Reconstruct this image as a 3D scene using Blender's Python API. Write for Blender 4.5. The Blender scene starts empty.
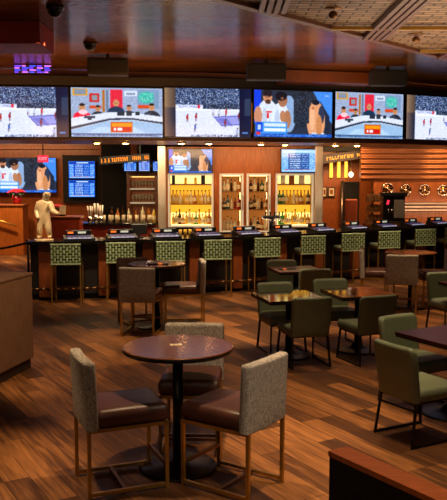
import bpy, bmesh, math, random
import numpy as np
from mathutils import Vector, Matrix
random.seed(7); rng = np.random.default_rng(5)
C = bpy.context.scene.collection
PI = math.pi
R = math.radians

# ------------------------------------------------------------------ camera numbers (photo taken as 447 x 500)
F, HY, H = 760.0, 175.0, 2.22
PITCH = math.atan((250 - HY) / F)
cP, sP = math.cos(PITCH), math.sin(PITCH)
def at(px, py, Y):                      # point at room depth Y
    u = (px - 223.5) / F; v = (250 - py) / F
    r = (u, cP + v * sP, -sP + v * cP); t = Y / r[1]
    return Vector((r[0] * t, Y, H + r[2] * t))

# ------------------------------------------------------------------ materials
def lin(c):
    if isinstance(c, str):
        c = [int(c[i:i + 2], 16) / 255 for i in (0, 2, 4)]
    return tuple((x / 12.92 if x <= .04045 else ((x + .055) / 1.055) ** 2.4) for x in c)
def base(name):
    m = bpy.data.materials.new(name); m.use_nodes = True
    return m, m.node_tree.nodes, m.node_tree.links, m.node_tree.nodes['Principled BSDF']
def mat(name, col, rough=.5, metal=0, var=.18, scale=8, bump=0, bscale=60, stretch=(1, 1, 1), coat=0, trans=0, spec=None):
    m, n, l, b = base(name)
    c = lin(col)
    tc = n.new('ShaderNodeTexCoord'); mp = n.new('ShaderNodeMapping'); mp.inputs['Scale'].default_value = stretch
    l.new(tc.outputs['Object'], mp.inputs['Vector'])
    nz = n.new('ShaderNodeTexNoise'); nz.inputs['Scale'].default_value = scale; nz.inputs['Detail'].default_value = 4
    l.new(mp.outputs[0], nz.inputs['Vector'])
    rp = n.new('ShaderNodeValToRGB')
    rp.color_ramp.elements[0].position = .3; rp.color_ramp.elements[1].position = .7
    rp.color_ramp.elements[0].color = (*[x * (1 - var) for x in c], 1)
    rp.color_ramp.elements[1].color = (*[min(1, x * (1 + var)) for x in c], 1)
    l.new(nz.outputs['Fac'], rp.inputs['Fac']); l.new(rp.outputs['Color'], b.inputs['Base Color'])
    b.inputs['Roughness'].default_value = rough; b.inputs['Metallic'].default_value = metal
    b.inputs['Coat Weight'].default_value = coat; b.inputs['Coat Roughness'].default_value = .08
    b.inputs['Transmission Weight'].default_value = trans
    if spec is not None: b.inputs['Specular IOR Level'].default_value = spec
    if bump:
        bn = n.new('ShaderNodeTexNoise'); bn.inputs['Scale'].default_value = bscale; bn.inputs['Detail'].default_value = 3
        l.new(mp.outputs[0], bn.inputs['Vector'])
        bp = n.new('ShaderNodeBump'); bp.inputs['Strength'].default_value = bump; bp.inputs['Distance'].default_value = .01
        l.new(bn.outputs['Fac'], bp.inputs['Height']); l.new(bp.outputs['Normal'], b.inputs['Normal'])
    return m
def glow(name, col, s=1, rough=.5):
    m, n, l, b = base(name)
    c = lin(col)
    b.inputs['Base Color'].default_value = (*[x * .5 for x in c], 1)
    b.inputs['Emission Color'].default_value = (*c, 1); b.inputs['Emission Strength'].default_value = s
    b.inputs['Roughness'].default_value = rough
    return m
def screen_mat(name, s):
    m, n, l, b = base(name)
    a = n.new('ShaderNodeVertexColor'); a.layer_name = 'picture'
    b.inputs['Base Color'].default_value = (.01, .01, .012, 1); b.inputs['Roughness'].default_value = .15
    l.new(a.outputs['Color'], b.inputs['Emission Color']); b.inputs['Emission Strength'].default_value = s
    return m
def tweed(name, c1, c2):
    m, n, l, b = base(name)
    tc = n.new('ShaderNodeTexCoord')
    outs = []
    for st in ((160, 160, 30), (45, 45, 220)):
        mp = n.new('ShaderNodeMapping'); mp.inputs['Scale'].default_value = st
        l.new(tc.outputs['Object'], mp.inputs['Vector'])
        nz = n.new('ShaderNodeTexNoise'); nz.inputs['Scale'].default_value = 1; nz.inputs['Detail'].default_value = 2
        l.new(mp.outputs[0], nz.inputs['Vector']); outs.append(nz.outputs['Fac'])
    ad = n.new('ShaderNodeMath'); ad.operation = 'ADD'; l.new(outs[0], ad.inputs[0]); l.new(outs[1], ad.inputs[1])
    rp = n.new('ShaderNodeValToRGB'); rp.color_ramp.elements[0].position = .38; rp.color_ramp.elements[1].position = .62
    hf = n.new('ShaderNodeMath'); hf.operation = 'MULTIPLY'; hf.inputs[1].default_value = .5; l.new(ad.outputs[0], hf.inputs[0])
    rp.color_ramp.elements[0].color = (*lin(c1), 1); rp.color_ramp.elements[1].color = (*lin(c2), 1)
    l.new(hf.outputs[0], rp.inputs['Fac']); l.new(rp.outputs[0], b.inputs['Base Color'])
    b.inputs['Roughness'].default_value = .95; b.inputs['Specular IOR Level'].default_value = .1
    bp = n.new('ShaderNodeBump'); bp.inputs['Strength'].default_value = .3; bp.inputs['Distance'].default_value = .004
    l.new(hf.outputs[0], bp.inputs['Height']); l.new(bp.outputs[0], b.inputs['Normal'])
    return m
def plank_floor():
    m, n, l, b = base('plank_floor')
    tc = n.new('ShaderNodeTexCoord'); mp = n.new('ShaderNodeMapping')
    mp.inputs['Rotation'].default_value = (0, 0, -R(120.5))          # planks run away and to the left
    l.new(tc.outputs['Object'], mp.inputs['Vector'])
    br = n.new('ShaderNodeTexBrick'); br.inputs['Scale'].default_value = 1
    br.inputs['Brick Width'].default_value = 1.35; br.inputs['Row Height'].default_value = .19
    br.inputs['Mortar Size'].default_value = .003; br.inputs['Mortar Smooth'].default_value = .3
    br.offset = .37; br.offset_frequency = 3
    br.inputs['Color1'].default_value = (0, 0, 0, 1); br.inputs['Color2'].default_value = (1, 1, 1, 1)
    br.inputs['Mortar'].default_value = (.3, .3, .3, 1)
    l.new(mp.outputs[0], br.inputs['Vector'])
    m2 = n.new('ShaderNodeMapping'); m2.inputs['Scale'].default_value = (1.6, 22, 1)
    l.new(mp.outputs[0], m2.inputs['Vector'])
    g = n.new('ShaderNodeTexNoise'); g.inputs['Scale'].default_value = 1.3; g.inputs['Detail'].default_value = 6; g.inputs['Distortion'].default_value = .6
    l.new(m2.outputs[0], g.inputs['Vector'])
    mx = n.new('ShaderNodeMixRGB'); mx.blend_type = 'MIX'; mx.inputs[0].default_value = .66
    l.new(br.outputs['Color'], mx.inputs[1]); l.new(g.outputs['Fac'], mx.inputs[2])
    rp = n.new('ShaderNodeValToRGB'); e = rp.color_ramp.elements
    e[0].position = .2; e[0].color = (*lin('24130a'), 1); e[1].position = .78; e[1].color = (*lin('a86e3c'), 1)
    k = e.new(.47); k.color = (*lin('5c381c'), 1)
    l.new(mx.outputs[0], rp.inputs['Fac'])
    dk = n.new('ShaderNodeMixRGB'); dk.blend_type = 'MULTIPLY'; dk.inputs[2].default_value = (.35, .3, .28, 1)
    l.new(br.outputs['Fac'], dk.inputs[0]); l.new(rp.outputs[0], dk.inputs[1]); l.new(dk.outputs[0], b.inputs['Base Color'])
    rr = n.new('ShaderNodeMapRange'); rr.inputs[3].default_value = .42; rr.inputs[4].default_value = .62; b.inputs['Specular IOR Level'].default_value = .28
    l.new(g.outputs['Fac'], rr.inputs[0]); l.new(rr.outputs[0], b.inputs['Roughness'])
    bp = n.new('ShaderNodeBump'); bp.inputs['Strength'].default_value = .12; bp.inputs['Distance'].default_value = .005
    l.new(g.outputs['Fac'], bp.inputs['Height']); l.new(bp.outputs[0], b.inputs['Normal'])
    return m
def weave_mat():
    m, n, l, b = base('woven_ceiling')
    tc = n.new('ShaderNodeTexCoord'); mp = n.new('ShaderNodeMapping'); l.new(tc.outputs['Object'], mp.inputs['Vector'])
    br = n.new('ShaderNodeTexBrick'); br.inputs['Scale'].default_value = 1; br.inputs['Brick Width'].default_value = .26
    br.inputs['Row Height'].default_value = .11; br.inputs['Mortar Size'].default_value = .02; br.inputs['Mortar Smooth'].default_value = 1
    br.inputs['Color1'].default_value = (*lin('94785a'), 1); br.inputs['Color2'].default_value = (*lin('6a523a'), 1); br.inputs['Mortar'].default_value = (*lin('1c120b'), 1)
    l.new(mp.outputs[0], br.inputs['Vector']); l.new(br.outputs['Color'], b.inputs['Base Color'])
    b.inputs['Roughness'].default_value = .5
    bp = n.new('ShaderNodeBump'); bp.inputs['Strength'].default_value = .8; bp.inputs['Distance'].default_value = .02; bp.invert = True
    l.new(br.outputs['Fac'], bp.inputs['Height']); l.new(bp.outputs[0], b.inputs['Normal'])
    return m

M = dict(
    floor=plank_floor(), weave=weave_mat(),
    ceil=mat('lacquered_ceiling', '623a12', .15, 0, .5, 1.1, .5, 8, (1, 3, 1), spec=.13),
    darkwall=mat('dark_wall', '1a100b', .6), wallbrown=mat('brown_wall', '4e2e1a', .5, stretch=(6, 6, 1)),
    wood=mat('red_wood', '8a4a22', .35, 0, .3, 4, stretch=(8, 8, 1)), wood2=mat('amber_wood', '98501c', .38, 0, .25, 4, stretch=(9, 9, 1)),
    postwood=mat('post_wood', '7c3e1a', .4, 0, .25, 5, stretch=(8, 8, 1)),
    stand=mat('brown_oak', '7a5840', .75, 0, .25, 6, stretch=(9, 9, .8)), plinth=mat('plinth_dark', '2c1c13', .6),
    capwood=mat('cap_wood', 'c0662c', .4, 0, .2, 5, stretch=(2, 12, 2)),
    nearblack=mat('near_black_panel', '1c0e0a', .6, 0, .3, 20),
    black=mat('black_plastic', '0c0b0c', .35), matteblack=mat('matte_black', '0b0a0a', .8), counter=mat('black_counter', '120d0b', .18, 0, .3, 30, spec=.6),
    barpanel=mat('bar_panel', '140b08', .6), soffit=mat('soffit_wood', '5a3520', .4, 0, .25, 3, stretch=(2, 8, 2)),
    truss=mat('truss_dark', '1b1410', .6), fascia=mat('fascia_brown', '6b3a1c', .5, 0, .2, 4),
    steel=mat('steel', 'c4bcb2', .38, .6, .1, 3, stretch=(2, 2, .4)), brass=mat('brass', 'bc9448', .4, .9, .12, 6), bronze=mat('bronze', '7a5836', .4, .9, .15, 6),
    darkmetal=mat('dark_metal', '241d18', .4, .8, .15, 6), iron=mat('black_iron', '100f10', .35, .6, .2, 9),
    leather=mat('brown_leather', '4d2a21', .42, 0, .14, 9, .15, 90), tweed=tweed('grey_tweed', '787069', 'b8afa6'), tweed_dark=tweed('grey_tweed_dark', '4a433b', '857867'),
    navy=mat('navy_cloth', '2a2a36', .9),
    green=mat('green_vinyl', '66705a', .5, 0, .12, 7, .2, 120), greenweave=mat('green_strap', '9aac84', .5, 0, .12, 20), greenband=mat('green_band', '55663f', .5), greendark=mat('green_dark_backing', '232b1c', .7),
    tabletop=mat('walnut_top', '5e3210', .16, 0, .3, 5, 0, 60, (2, 9, 2), spec=.09), tablemirror=mat('polished_top', '2a130b', .07, 0, .3, 5, 0, 60, (2, 9, 2), spec=.9),
    tabledark=mat('dark_top', '36180e', .3, 0, .25, 5, 0, 60, (2, 9, 2), spec=.12), edge=mat('table_edge', '0d0806', .45),
    copper=mat('copper_wall', '7e4e30', .42, .85, .12, 2, stretch=(.4, 1, 3)), copper2=mat('copper_light', 'c08048', .3, .9, .1, 2),
    chrome=mat('chrome', 'c8c0b8', .12, 1, .05), chromed=mat('dull_chrome', '8c7c70', .3, .9, .1),
    statue=mat('ivory_statue', 'dcc094', .35, .15, .12, 14, .2, 25),
    redpot=mat('red_foil', 'b01824', .35), redflower=mat('red_petals', 'd02a3c', .6), leaf=mat('dark_leaf', '24391c', .6),
    wicker=mat('wicker', '8a5a2c', .7, 0, .3, 40, .5, 60), orange=mat('orange_vinyl', 'a8481a', .5), redbox=mat('red_brown_cabinet', '8a3018', .4, 0, .25, 6),
    paper=mat('paper', 'e8d8b8', .7), frame=mat('picture_frame', '3a2010', .5),
    rope=mat('rope', '141010', .9), redbeam=mat('red_beam', 'a02408', .6, 0, .2, 2),
    glass_clear=mat('clear_glass', 'f4e6c4', .08, trans=.5), glass_amber=mat('amber_glass', 'b86c1c', .1, trans=.45), glass_green=mat('green_glass', '2f7a2c', .1, trans=.7),
    glass_gold=mat('gold_glass', 'ecc050', .1, trans=.4), glass_blue=mat('blue_glass', '3a8ab0', .1, trans=.7), glass_brown=mat('brown_glass', '4a2208', .12, trans=.6), glass_red=mat('red_glass', 'a02018', .1, trans=.6),
    glass_frost=mat('frosted_glass', 'f0dcb8', .15, trans=.5), cap=mat('bottle_cap', '2a1810', .5), label=mat('bottle_label', 'd8c8a0', .7),
    screen=screen_mat('screen_glow', 1.2), screen_dim=screen_mat('screen_glow_dim', .8),
    shelfglow=glow('shelf_light', 'ffcf70', 2.2), backlight=glow('cabinet_backlight', 'ffb830', 1.05), backlight_hot=glow('cabinet_backlight_top', 'ffdc80', 1.9), baseglow=glow('base_light', 'ffe2a0', 3.0),
    fridgeback=glow('fridge_back', 'c0702c', .6), strip=glow('led_strip', 'ffd890', 4), shelfplate=mat('shelf_plate', '8a5a24', .4),  # fridge back wall glows by itself, imitating the lit interior
    glowtrim=glow('self_lit_trim', 'e8d4b0', .45), lamp=glow('lamp_face', 'ffb050', 60), amberled=glow('amber_led', 'ff8a1c', 1.6), ambersign=glow('amber_sign', 'ffb030', .8), amberbar=glow('amber_light_bar', 'ffb83c', 2.0),  # door frames and glassware shelves glow by emission, though not lamps
    orangedisp=glow('orange_display', 'ff7a2c', .75), whitedisp=glow('white_display', 'd8dcc8', .5), bluebtn=glow('blue_buttons', '5a5ae0', 1.0), whitebtn=glow('white_buttons', 'c8c8e8', .45),
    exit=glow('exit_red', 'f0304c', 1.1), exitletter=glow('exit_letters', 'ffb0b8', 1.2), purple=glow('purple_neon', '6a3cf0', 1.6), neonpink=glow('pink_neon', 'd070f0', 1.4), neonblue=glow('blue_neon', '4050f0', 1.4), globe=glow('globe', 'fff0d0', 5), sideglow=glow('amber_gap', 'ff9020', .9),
)
for k_, c_ in (('ceil', (1, .62, .34, 1)), ('tabletop', (1, .7, .45, 1)), ('tabledark', (1, .7, .5, 1))): M[k_].node_tree.nodes['Principled BSDF'].inputs['Specular Tint'].default_value = c_
# ------------------------------------------------------------------ mesh helpers
class B:
    def __init__(s): s.bm = bmesh.new(); s.M = Matrix.Identity(4)
    def _merge(s, b2, mi, smooth):
        me = bpy.data.meshes.new('tmp'); b2.transform(s.M)
        for f in b2.faces: f.material_index = mi; f.smooth = smooth
        b2.to_mesh(me); b2.free(); s.bm.from_mesh(me); bpy.data.meshes.remove(me)
    def box(s, c, d, bev=0, rz=0, mi=0, rot=None, seg=2, smooth=None):
        b2 = bmesh.new(); bmesh.ops.create_cube(b2, size=1)
        bmesh.ops.scale(b2, vec=d, verts=b2.verts)
        if bev: bmesh.ops.bevel(b2, geom=b2.edges[:], offset=bev, segments=seg, affect='EDGES', profile=.5)
        m = Matrix.Translation(c) @ (rot if rot is not None else Matrix.Rotation(rz, 4, 'Z'))
        b2.transform(m); s._merge(b2, mi, bool(smooth)); return s
    def cyl(s, a, b, r, r2=None, n=12, mi=0, caps=True):
        a, b = Vector(a), Vector(b); d = b - a
        b2 = bmesh.new()
        bmesh.ops.create_cone(b2, cap_ends=caps, segments=n, radius1=r, radius2=r if r2 is None else r2, depth=d.length)
        b2.transform(Matrix.Translation((a + b) / 2) @ d.to_track_quat('Z', 'Y').to_matrix().to_4x4())
        s._merge(b2, mi, n > 6); return s
    def bar(s, a, b, w, h=None, mi=0):          # square bar between two points
        a, b = Vector(a), Vector(b); d = b - a
        b2 = bmesh.new(); bmesh.ops.create_cube(b2, size=1)
        bmesh.ops.scale(b2, vec=(w, h or w, d.length), verts=b2.verts)
        b2.transform(Matrix.Translation((a + b) / 2) @ d.to_track_quat('Z', 'Y').to_matrix().to_4x4())
        s._merge(b2, mi, False); return s
    def lathe(s, prof, o=(0, 0, 0), n=24, mi=0, smooth=True):
        b2 = bmesh.new(); rows = []
        for r, z in prof:
            if r < 1e-5: rows.append([b2.verts.new((o[0], o[1], o[2] + z))] * n)
            else: rows.append([b2.verts.new((o[0] + r * math.cos(2 * PI * k / n), o[1] + r * math.sin(2 * PI * k / n), o[2] + z)) for k in range(n)])
        for p, q in zip(rows, rows[1:]):
            for k in range(n):
                v = [p[k], p[(k + 1) % n], q[(k + 1) % n], q[k]]
                u = list(dict.fromkeys(v))
                if len(u) > 2:
                    try: b2.faces.new(u)
                    except ValueError: pass
        bmesh.ops.recalc_face_normals(b2, faces=b2.faces)
        s._merge(b2, mi, smooth); return s
    def prism(s, pts, z0, z1, mi=0, bev=0):
        b2 = bmesh.new()
        lo = [b2.verts.new((x, y, z0)) for x, y in pts]; hi = [b2.verts.new((x, y, z1)) for x, y in pts]
        b2.faces.new(lo[::-1]); b2.faces.new(hi); n = len(pts)
        for i in range(n): b2.faces.new((lo[i], lo[(i + 1) % n], hi[(i + 1) % n], hi[i]))
        bmesh.ops.recalc_face_normals(b2, faces=b2.faces)
        if bev: bmesh.ops.bevel(b2, geom=b2.edges[:], offset=bev, segments=2, affect='EDGES')
        s._merge(b2, mi, False); return s
    def band(s, line, d0, d1, z0, z1, mi=0):      # a slab following a plan curve, from offset d0 to d1 behind it
        a = offset(line, d0); b = offset(line, d1); b2 = bmesh.new()
        q = [[b2.verts.new((p.x, p.y, z)) for p in L for z in (z0, z1)] for L in (a, b)]
        n = len(line)
        for i in range(n - 1):
            A0, A1, A2, A3 = q[0][2 * i], q[0][2 * i + 1], q[0][2 * i + 2], q[0][2 * i + 3]
            B0, B1, B2, B3 = q[1][2 * i], q[1][2 * i + 1], q[1][2 * i + 2], q[1][2 * i + 3]
            for f in ((A0, A2, A3, A1), (B0, B1, B3, B2), (A1, A3, B3, B1), (A0, B0, B2, A2)): b2.faces.new(f)
        b2.faces.new((q[0][0], q[0][1], q[1][1], q[1][0])); b2.faces.new((q[0][-2], q[1][-2], q[1][-1], q[0][-1]))
        bmesh.ops.recalc_face_normals(b2, faces=b2.faces); s._merge(b2, mi, False); return s
    def pad(s, w, h, t, rt=.05, rb=.03, er=.02, bend=0, lean=0, M2=None, mi=0, taper=0, puff=0):
        """upholstered slab: x across, z up from 0, y thickness; rounded corners and edges"""
        us = [-1, -.985, -.95, -.88, -.7, -.35, 0, .35, .7, .88, .95, .985, 1]
        zs = sorted({0, er * .15, er * .5, er, rb * .5, rb, h * .3, h * .5, h * .7, h - rt, h - rt * .6, h - rt * .3, h - rt * .1, h - er, h - er * .5, h - er * .15, h})
        b2 = bmesh.new(); sheets = []
        for sg in (-1, 1):
            rows = []
            for z in zs:
                hw = w / 2 - taper * (1 - z / h)
                if z > h - rt: hw -= rt - math.sqrt(max(0, rt * rt - (z - h + rt) ** 2))
                if z < rb: hw -= rb - math.sqrt(max(0, rb * rb - (rb - z) ** 2))
                row = []
                for u in us:
                    x = hw * u
                    d = min(hw - abs(x), z, h - z)
                    e = 1 if d >= er else math.sqrt(max(0, 1 - (1 - d / er) ** 2))
                    y = sg * (t / 2 * e) + bend * (x / (w / 2)) ** 2 + lean * z
                    if puff: y += sg * puff * (1 - u * u) * math.sin(PI * z / h)
                    row.append(b2.verts.new((x, y, z)))
                rows.append(row)
            for i in range(len(rows) - 1):
                for j in range(len(us) - 1):
                    b2.faces.new((rows[i][j], rows[i][j + 1], rows[i + 1][j + 1], rows[i + 1][j]))
            sheets.append(rows)
        bmesh.ops.remove_doubles(b2, verts=b2.verts, dist=1e-5)
        bmesh.ops.recalc_face_normals(b2, faces=b2.faces)
        if M2 is not None: b2.transform(M2)
        s._merge(b2, mi, True); return s
def offset(line, d):
    out = []
    for i, p in enumerate(line):
        a = line[max(0, i - 1)]; b = line[min(len(line) - 1, i + 1)]
        t = (b - a).normalized(); out.append(p + Vector((-t.y, t.x)) * d)
    return out
def finish(name, b, mats, parent=None, loc=None, rz=0):
    me = bpy.data.meshes.new(name); b.bm.to_mesh(me); b.bm.free()
    for m in (mats if isinstance(mats, (list, tuple)) else [mats]): me.materials.append(m)
    o = bpy.data.objects.new(name, me); C.objects.link(o)
    if parent: o.parent = parent
    if loc is not None: o.location = loc
    o.rotation_euler = (0, 0, rz)
    return o
def tag(o, label, cat, group=None):
    o['label'] = label; o['category'] = cat
    if group: o['group'] = group
    return o
def thing(name, label, cat, loc=(0, 0, 0), rz=0, group=None):
    o = bpy.data.objects.new(name, None); o.empty_display_size = .1; C.objects.link(o)
    o.location = loc; o.rotation_euler = (0, 0, rz); return tag(o, label, cat, group)
def struct(name, b, m, loc=None, rz=0):
    o = finish(name, b, m, None, loc, rz); o['kind'] = 'structure'; return o
def dup(root, loc, rz, label, group=None):
    def cp(o, p):
        c = o.copy(); C.objects.link(c)
        if p: c.parent = p
        for k in o.children: cp(k, c)
        return c
    r = cp(root, None); r.location = loc; r.rotation_euler = (0, 0, rz); r['label'] = label
    if group: r['group'] = group
    return r
def first_or_copy(store, maker, loc, rz, label, group=None):
    if 'o' not in store:
        store['o'] = maker(); o = store['o']; o.location = loc; o.rotation_euler = (0, 0, rz); o['label'] = label
        if group: o['group'] = group
        return o
    return dup(store['o'], loc, rz, label, group)
def fz(az): return R(az) - PI / 2          # local +Y faces azimuth az

# ------------------------------------------------------------------ room shell
struct('floor', B().box((0, 12, -.05), (22, 30, .1)), M['floor'])
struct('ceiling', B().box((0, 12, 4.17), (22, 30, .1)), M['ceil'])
struct('wall_left', B().box((-11.05, 12, 2.06), (.1, 30, 4.12)), M['wallbrown'])
struct('wall_right', B().box((11.05, 12, 2.06), (.1, 30, 4.12)), M['wallbrown'])
struct('wall_back', B().box((0, 27.05, 2.06), (22, .1, 4.12)), M['darkwall'])
struct('wall_front', B().box((0, -3.05, 2.06), (22, .1, 4.12)), M['darkwall'])
# far left lounge wall, far middle wall, copper wall on the right
struct('wall_back_left', B().box((-6.7, 22.15, 1.65), (8.4, .2, 3.3)), M['wood'])
struct('wall_back_middle', B().box((3.0, 21.6, 1.7), (2.7, .2, 3.4)), M['wood2'])
b = B()
x0, x1 = 3.6, 10.9
N = 26
ys = []
for i in range(N * 4 + 1):
    z = 2.07 + i * (1.75 / (N * 4)); ys.append((20.0 + .022 * math.cos(2 * PI * i / 8), z))
b2 = bmesh.new(); rr = [[b2.verts.new((x, y, z)) for x in (x0, x1)] for y, z in ys]
for p, q in zip(rr, rr[1:]): b2.faces.new((p[0], p[1], q[1], q[0]))
b._merge(b2, 0, True); b.box(((x0 + x1) / 2, 20.14, 2.94), (x1 - x0, .2, 1.74))
struct('wall_back_right', b, M['copper'])
struct('wall_back_right.001', B().box((7.4, 20.2, 1.03), (6.9, .3, 2.06)), M['wood'])
b = B()
for i in range(3): b.box((7.6, 20.02, 1.30 + i * .085), (6.4, .05, .07), .02)
struct('trim_1', b, M['chromed'])

# ------------------------------------------------------------------ the bar counter: a gentle curve
cl = [(-3.42, 13.13), (-2.70, 13.17), (-1.88, 13.42), (-.61, 13.80), (.5, 14.27), (1.63, 14.95), (2.53, 15.58), (3.39, 16.2), (4.32, 16.86), (5.17, 17.48), (6.5, 18.4)]
def smooth_line(pts, n=6):
    P = [Vector(p) for p in pts]; out = []
    for i in range(len(P) - 1):
        p0 = P[max(0, i - 1)]; p1 = P[i]; p2 = P[i + 1]; p3 = P[min(len(P) - 1, i + 2)]
        for k in range(n):
            t = k / n
            out.append(.5 * ((2 * p1) + (p2 - p0) * t + (2 * p0 - 5 * p1 + 4 * p2 - p3) * t * t + (3 * p1 - p0 - 3 * p2 + p3) * t ** 3))
    out.append(P[-1]); return out
LINE = smooth_line(cl)
def on_line(px, line=LINE, z=1.07):
    """point and tangent of the line where it crosses the sight line of photo column px"""
    best = None
    for i in range(len(line) - 1):
        for k in range(8):
            p = line[i].lerp(line[i + 1], k / 8)
            d = p.y * cP - (z - H) * sP
            e = abs(223.5 + F * p.x / d - px)
            if best is None or e < best[0]: best = (e, p, (line[i + 1] - line[i]).normalized())
    return best[1], best[2]
bar = thing('bar_counter', 'long curved bar counter with black top, wood posts and brass foot rail', 'bar')
finish('countertop', B().band(LINE, 0, .72, 1.015, 1.07), M['counter'], bar)
finish('front_panel', B().band(LINE, .28, .34, .1, 1.014), M['barpanel'], bar)
finish('kick_plate', B().band(LINE, .34, .4, .0, .1), M['matteblack'], bar)
finish('back_panel', B().band(LINE, .62, .68, .0, 1.014), M['barpanel'], bar)
pil = [48, 103, 147, 193, 236, 280, 317, 353, 388, 420, 447]
pp = None
for px in pil:
    p, t = on_line(px, offset(LINE, .28), .6); a = math.atan2(t.y, t.x); nrm = Vector((t.y, -t.x))
    w = .2 if px != 48 else .3
    q = p + nrm * .045
    finish('post', B().box((q.x, q.y, .535), (w, .085, .95), .008, a), M['postwood'], bar)
fr = offset(LINE, .1); b = B()
for i in range(len(fr) - 1): b.cyl((fr[i].x, fr[i].y, .22), (fr[i + 1].x, fr[i + 1].y, .22), .025, n=8)
rail = finish('foot_rail', b, M['bronze'], bar)
for px in pil:
    p, t = on_line(px, fr, .22); nrm = Vector((-t.y, t.x)); q = p + nrm * .2
    finish('rail_bracket', B().bar((p.x, p.y, .22), (q.x, q.y, .22), .02), M['bronze'], bar)

# soffit, bulkhead and truss carrying the televisions
TV = [(-5.5, 13.5), (-3.7, 13.6), (-2.0, 13.88), (-.3, 14.08), (.62, 14.35), (1.45, 14.75), (2.4, 14.95), (3.3, 15.3), (4.6, 16.15), (6.4, 17.35)]
TL = smooth_line(TV)
struct('trim_2', B().band(TL, -.02, 1.75, 2.84, 2.905), M['soffit'])
struct('trim_3', B().band(TL, .22, .3, 2.906, 4.1), M['fascia'])
struct('trim_4', B().band(TL, -.06, .2, 3.80, 3.965), M['truss'])

# ------------------------------------------------------------------ pictures for the screens
class Cv:
    def __init__(s, w, h, col):
        w, h = int(w * 1.25), int(h * 1.25); s.w, s.h = w, h; s.a = np.zeros((h, w, 3)); s.a[:] = s.c(col)
        s.X, s.Y = np.meshgrid((np.arange(w) + .5) / w, (np.arange(h) + .5) / h)
    def c(s, col): return np.array([int(col[i:i + 2], 16) / 255 for i in (0, 2, 4)])
    def rect(s, x0, y0, x1, y1, col): s.a[(s.X >= x0) & (s.X < x1) & (s.Y >= y0) & (s.Y < y1)] = s.c(col)
    def ell(s, x, y, rx, ry, col): s.a[((s.X - x) / rx) ** 2 + ((s.Y - y) / ry) ** 2 <= 1] = s.c(col)
    def poly(s, pts, col):
        m = np.zeros_like(s.X, bool); n = len(pts)
        for i in range(n):
            (xa, ya), (xb, yb) = pts[i], pts[(i + 1) % n]
            if ya == yb: continue
            c = ((ya > s.Y) != (yb > s.Y)) & (s.X < (xb - xa) * (s.Y - ya) / (yb - ya) + xa); m ^= c
        s.a[m] = s.c(col)
    def noise(s, x0, y0, x1, y1, cols, p=None, px=1):
        m = (s.X >= x0) & (s.X < x1) & (s.Y >= y0) & (s.Y < y1)
        k = rng.choice(len(cols), size=s.X.shape, p=p); s.a[m] = np.array([s.c(c) for c in cols])[k][m]
    def grad(s, x0, y0, x1, y1, ca, cb, vert=False):
        m = (s.X >= x0) & (s.X < x1) & (s.Y >= y0) & (s.Y < y1)
        t = ((s.Y - y0) / (y1 - y0) if vert else (s.X - x0) / (x1 - x0))[..., None]
        s.a[m] = (s.c(ca) * (1 - t) + s.c(cb) * t)[m]
def pic_mesh(name, cv):
    h, w = cv.h, cv.w
    cv.a *= (.93 + .14 * rng.random((h, w, 1)))
    p = np.pad(cv.a, ((1, 1), (1, 1), (0, 0)), 'edge'); K = ((.3, .6, .3), (.6, 4, .6), (.3, .6, .3))
    cv.a = sum(K[i][j] * p[i:i + h, j:j + w] for i in range(3) for j in range(3)) / 7.6
    g_ = cv.a.mean(2, keepdims=True); cv.a = np.clip(g_ + (cv.a - g_) * 1.18, 0, 1); cv.a = cv.a ** 1.2
    xs = np.linspace(-.5, .5, w + 1); zs = np.linspace(.5, -.5, h + 1)
    v = [(x, 0, z) for z in zs for x in xs]
    f = [(r * (w + 1) + c, (r + 1) * (w + 1) + c, (r + 1) * (w + 1) + c + 1, r * (w + 1) + c + 1) for r in range(h) for c in range(w)]
    me = bpy.data.meshes.new(name); me.from_pydata(v, [], f)
    at_ = me.color_attributes.new('picture', 'FLOAT_COLOR', 'CORNER')
    a = np.clip(cv.a, 0, 1); l_ = np.where(a <= .04045, a / 12.92, ((a + .055) / 1.055) ** 2.4)
    full = np.ones((h * w, 4, 4), np.float32); full[:, :, :3] = l_.reshape(-1, 1, 3)
    at_.data.foreach_set('color', full.ravel()); return me
def person(cv, x, y, s, shirt, hair='30221c', skin='c89a78', bald=False):
    cv.ell(x, y + .19 * s, .085 * s, .12 * s, shirt); cv.ell(x - .05 * s, y + .22 * s, .03 * s, .09 * s, shirt); cv.ell(x + .05 * s, y + .22 * s, .03 * s, .09 * s, shirt)
    cv.ell(x, y + .01, .03 * s, .062 * s, skin)
    if not bald: cv.ell(x, y - .045 * s, .027 * s, .024 * s, hair)
    cv.rect(x - .012 * s, y + .005, x - .004 * s, y + .015, '403030'); cv.rect(x + .006 * s, y + .005, x + .014 * s, y + .015, '403030')
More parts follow.
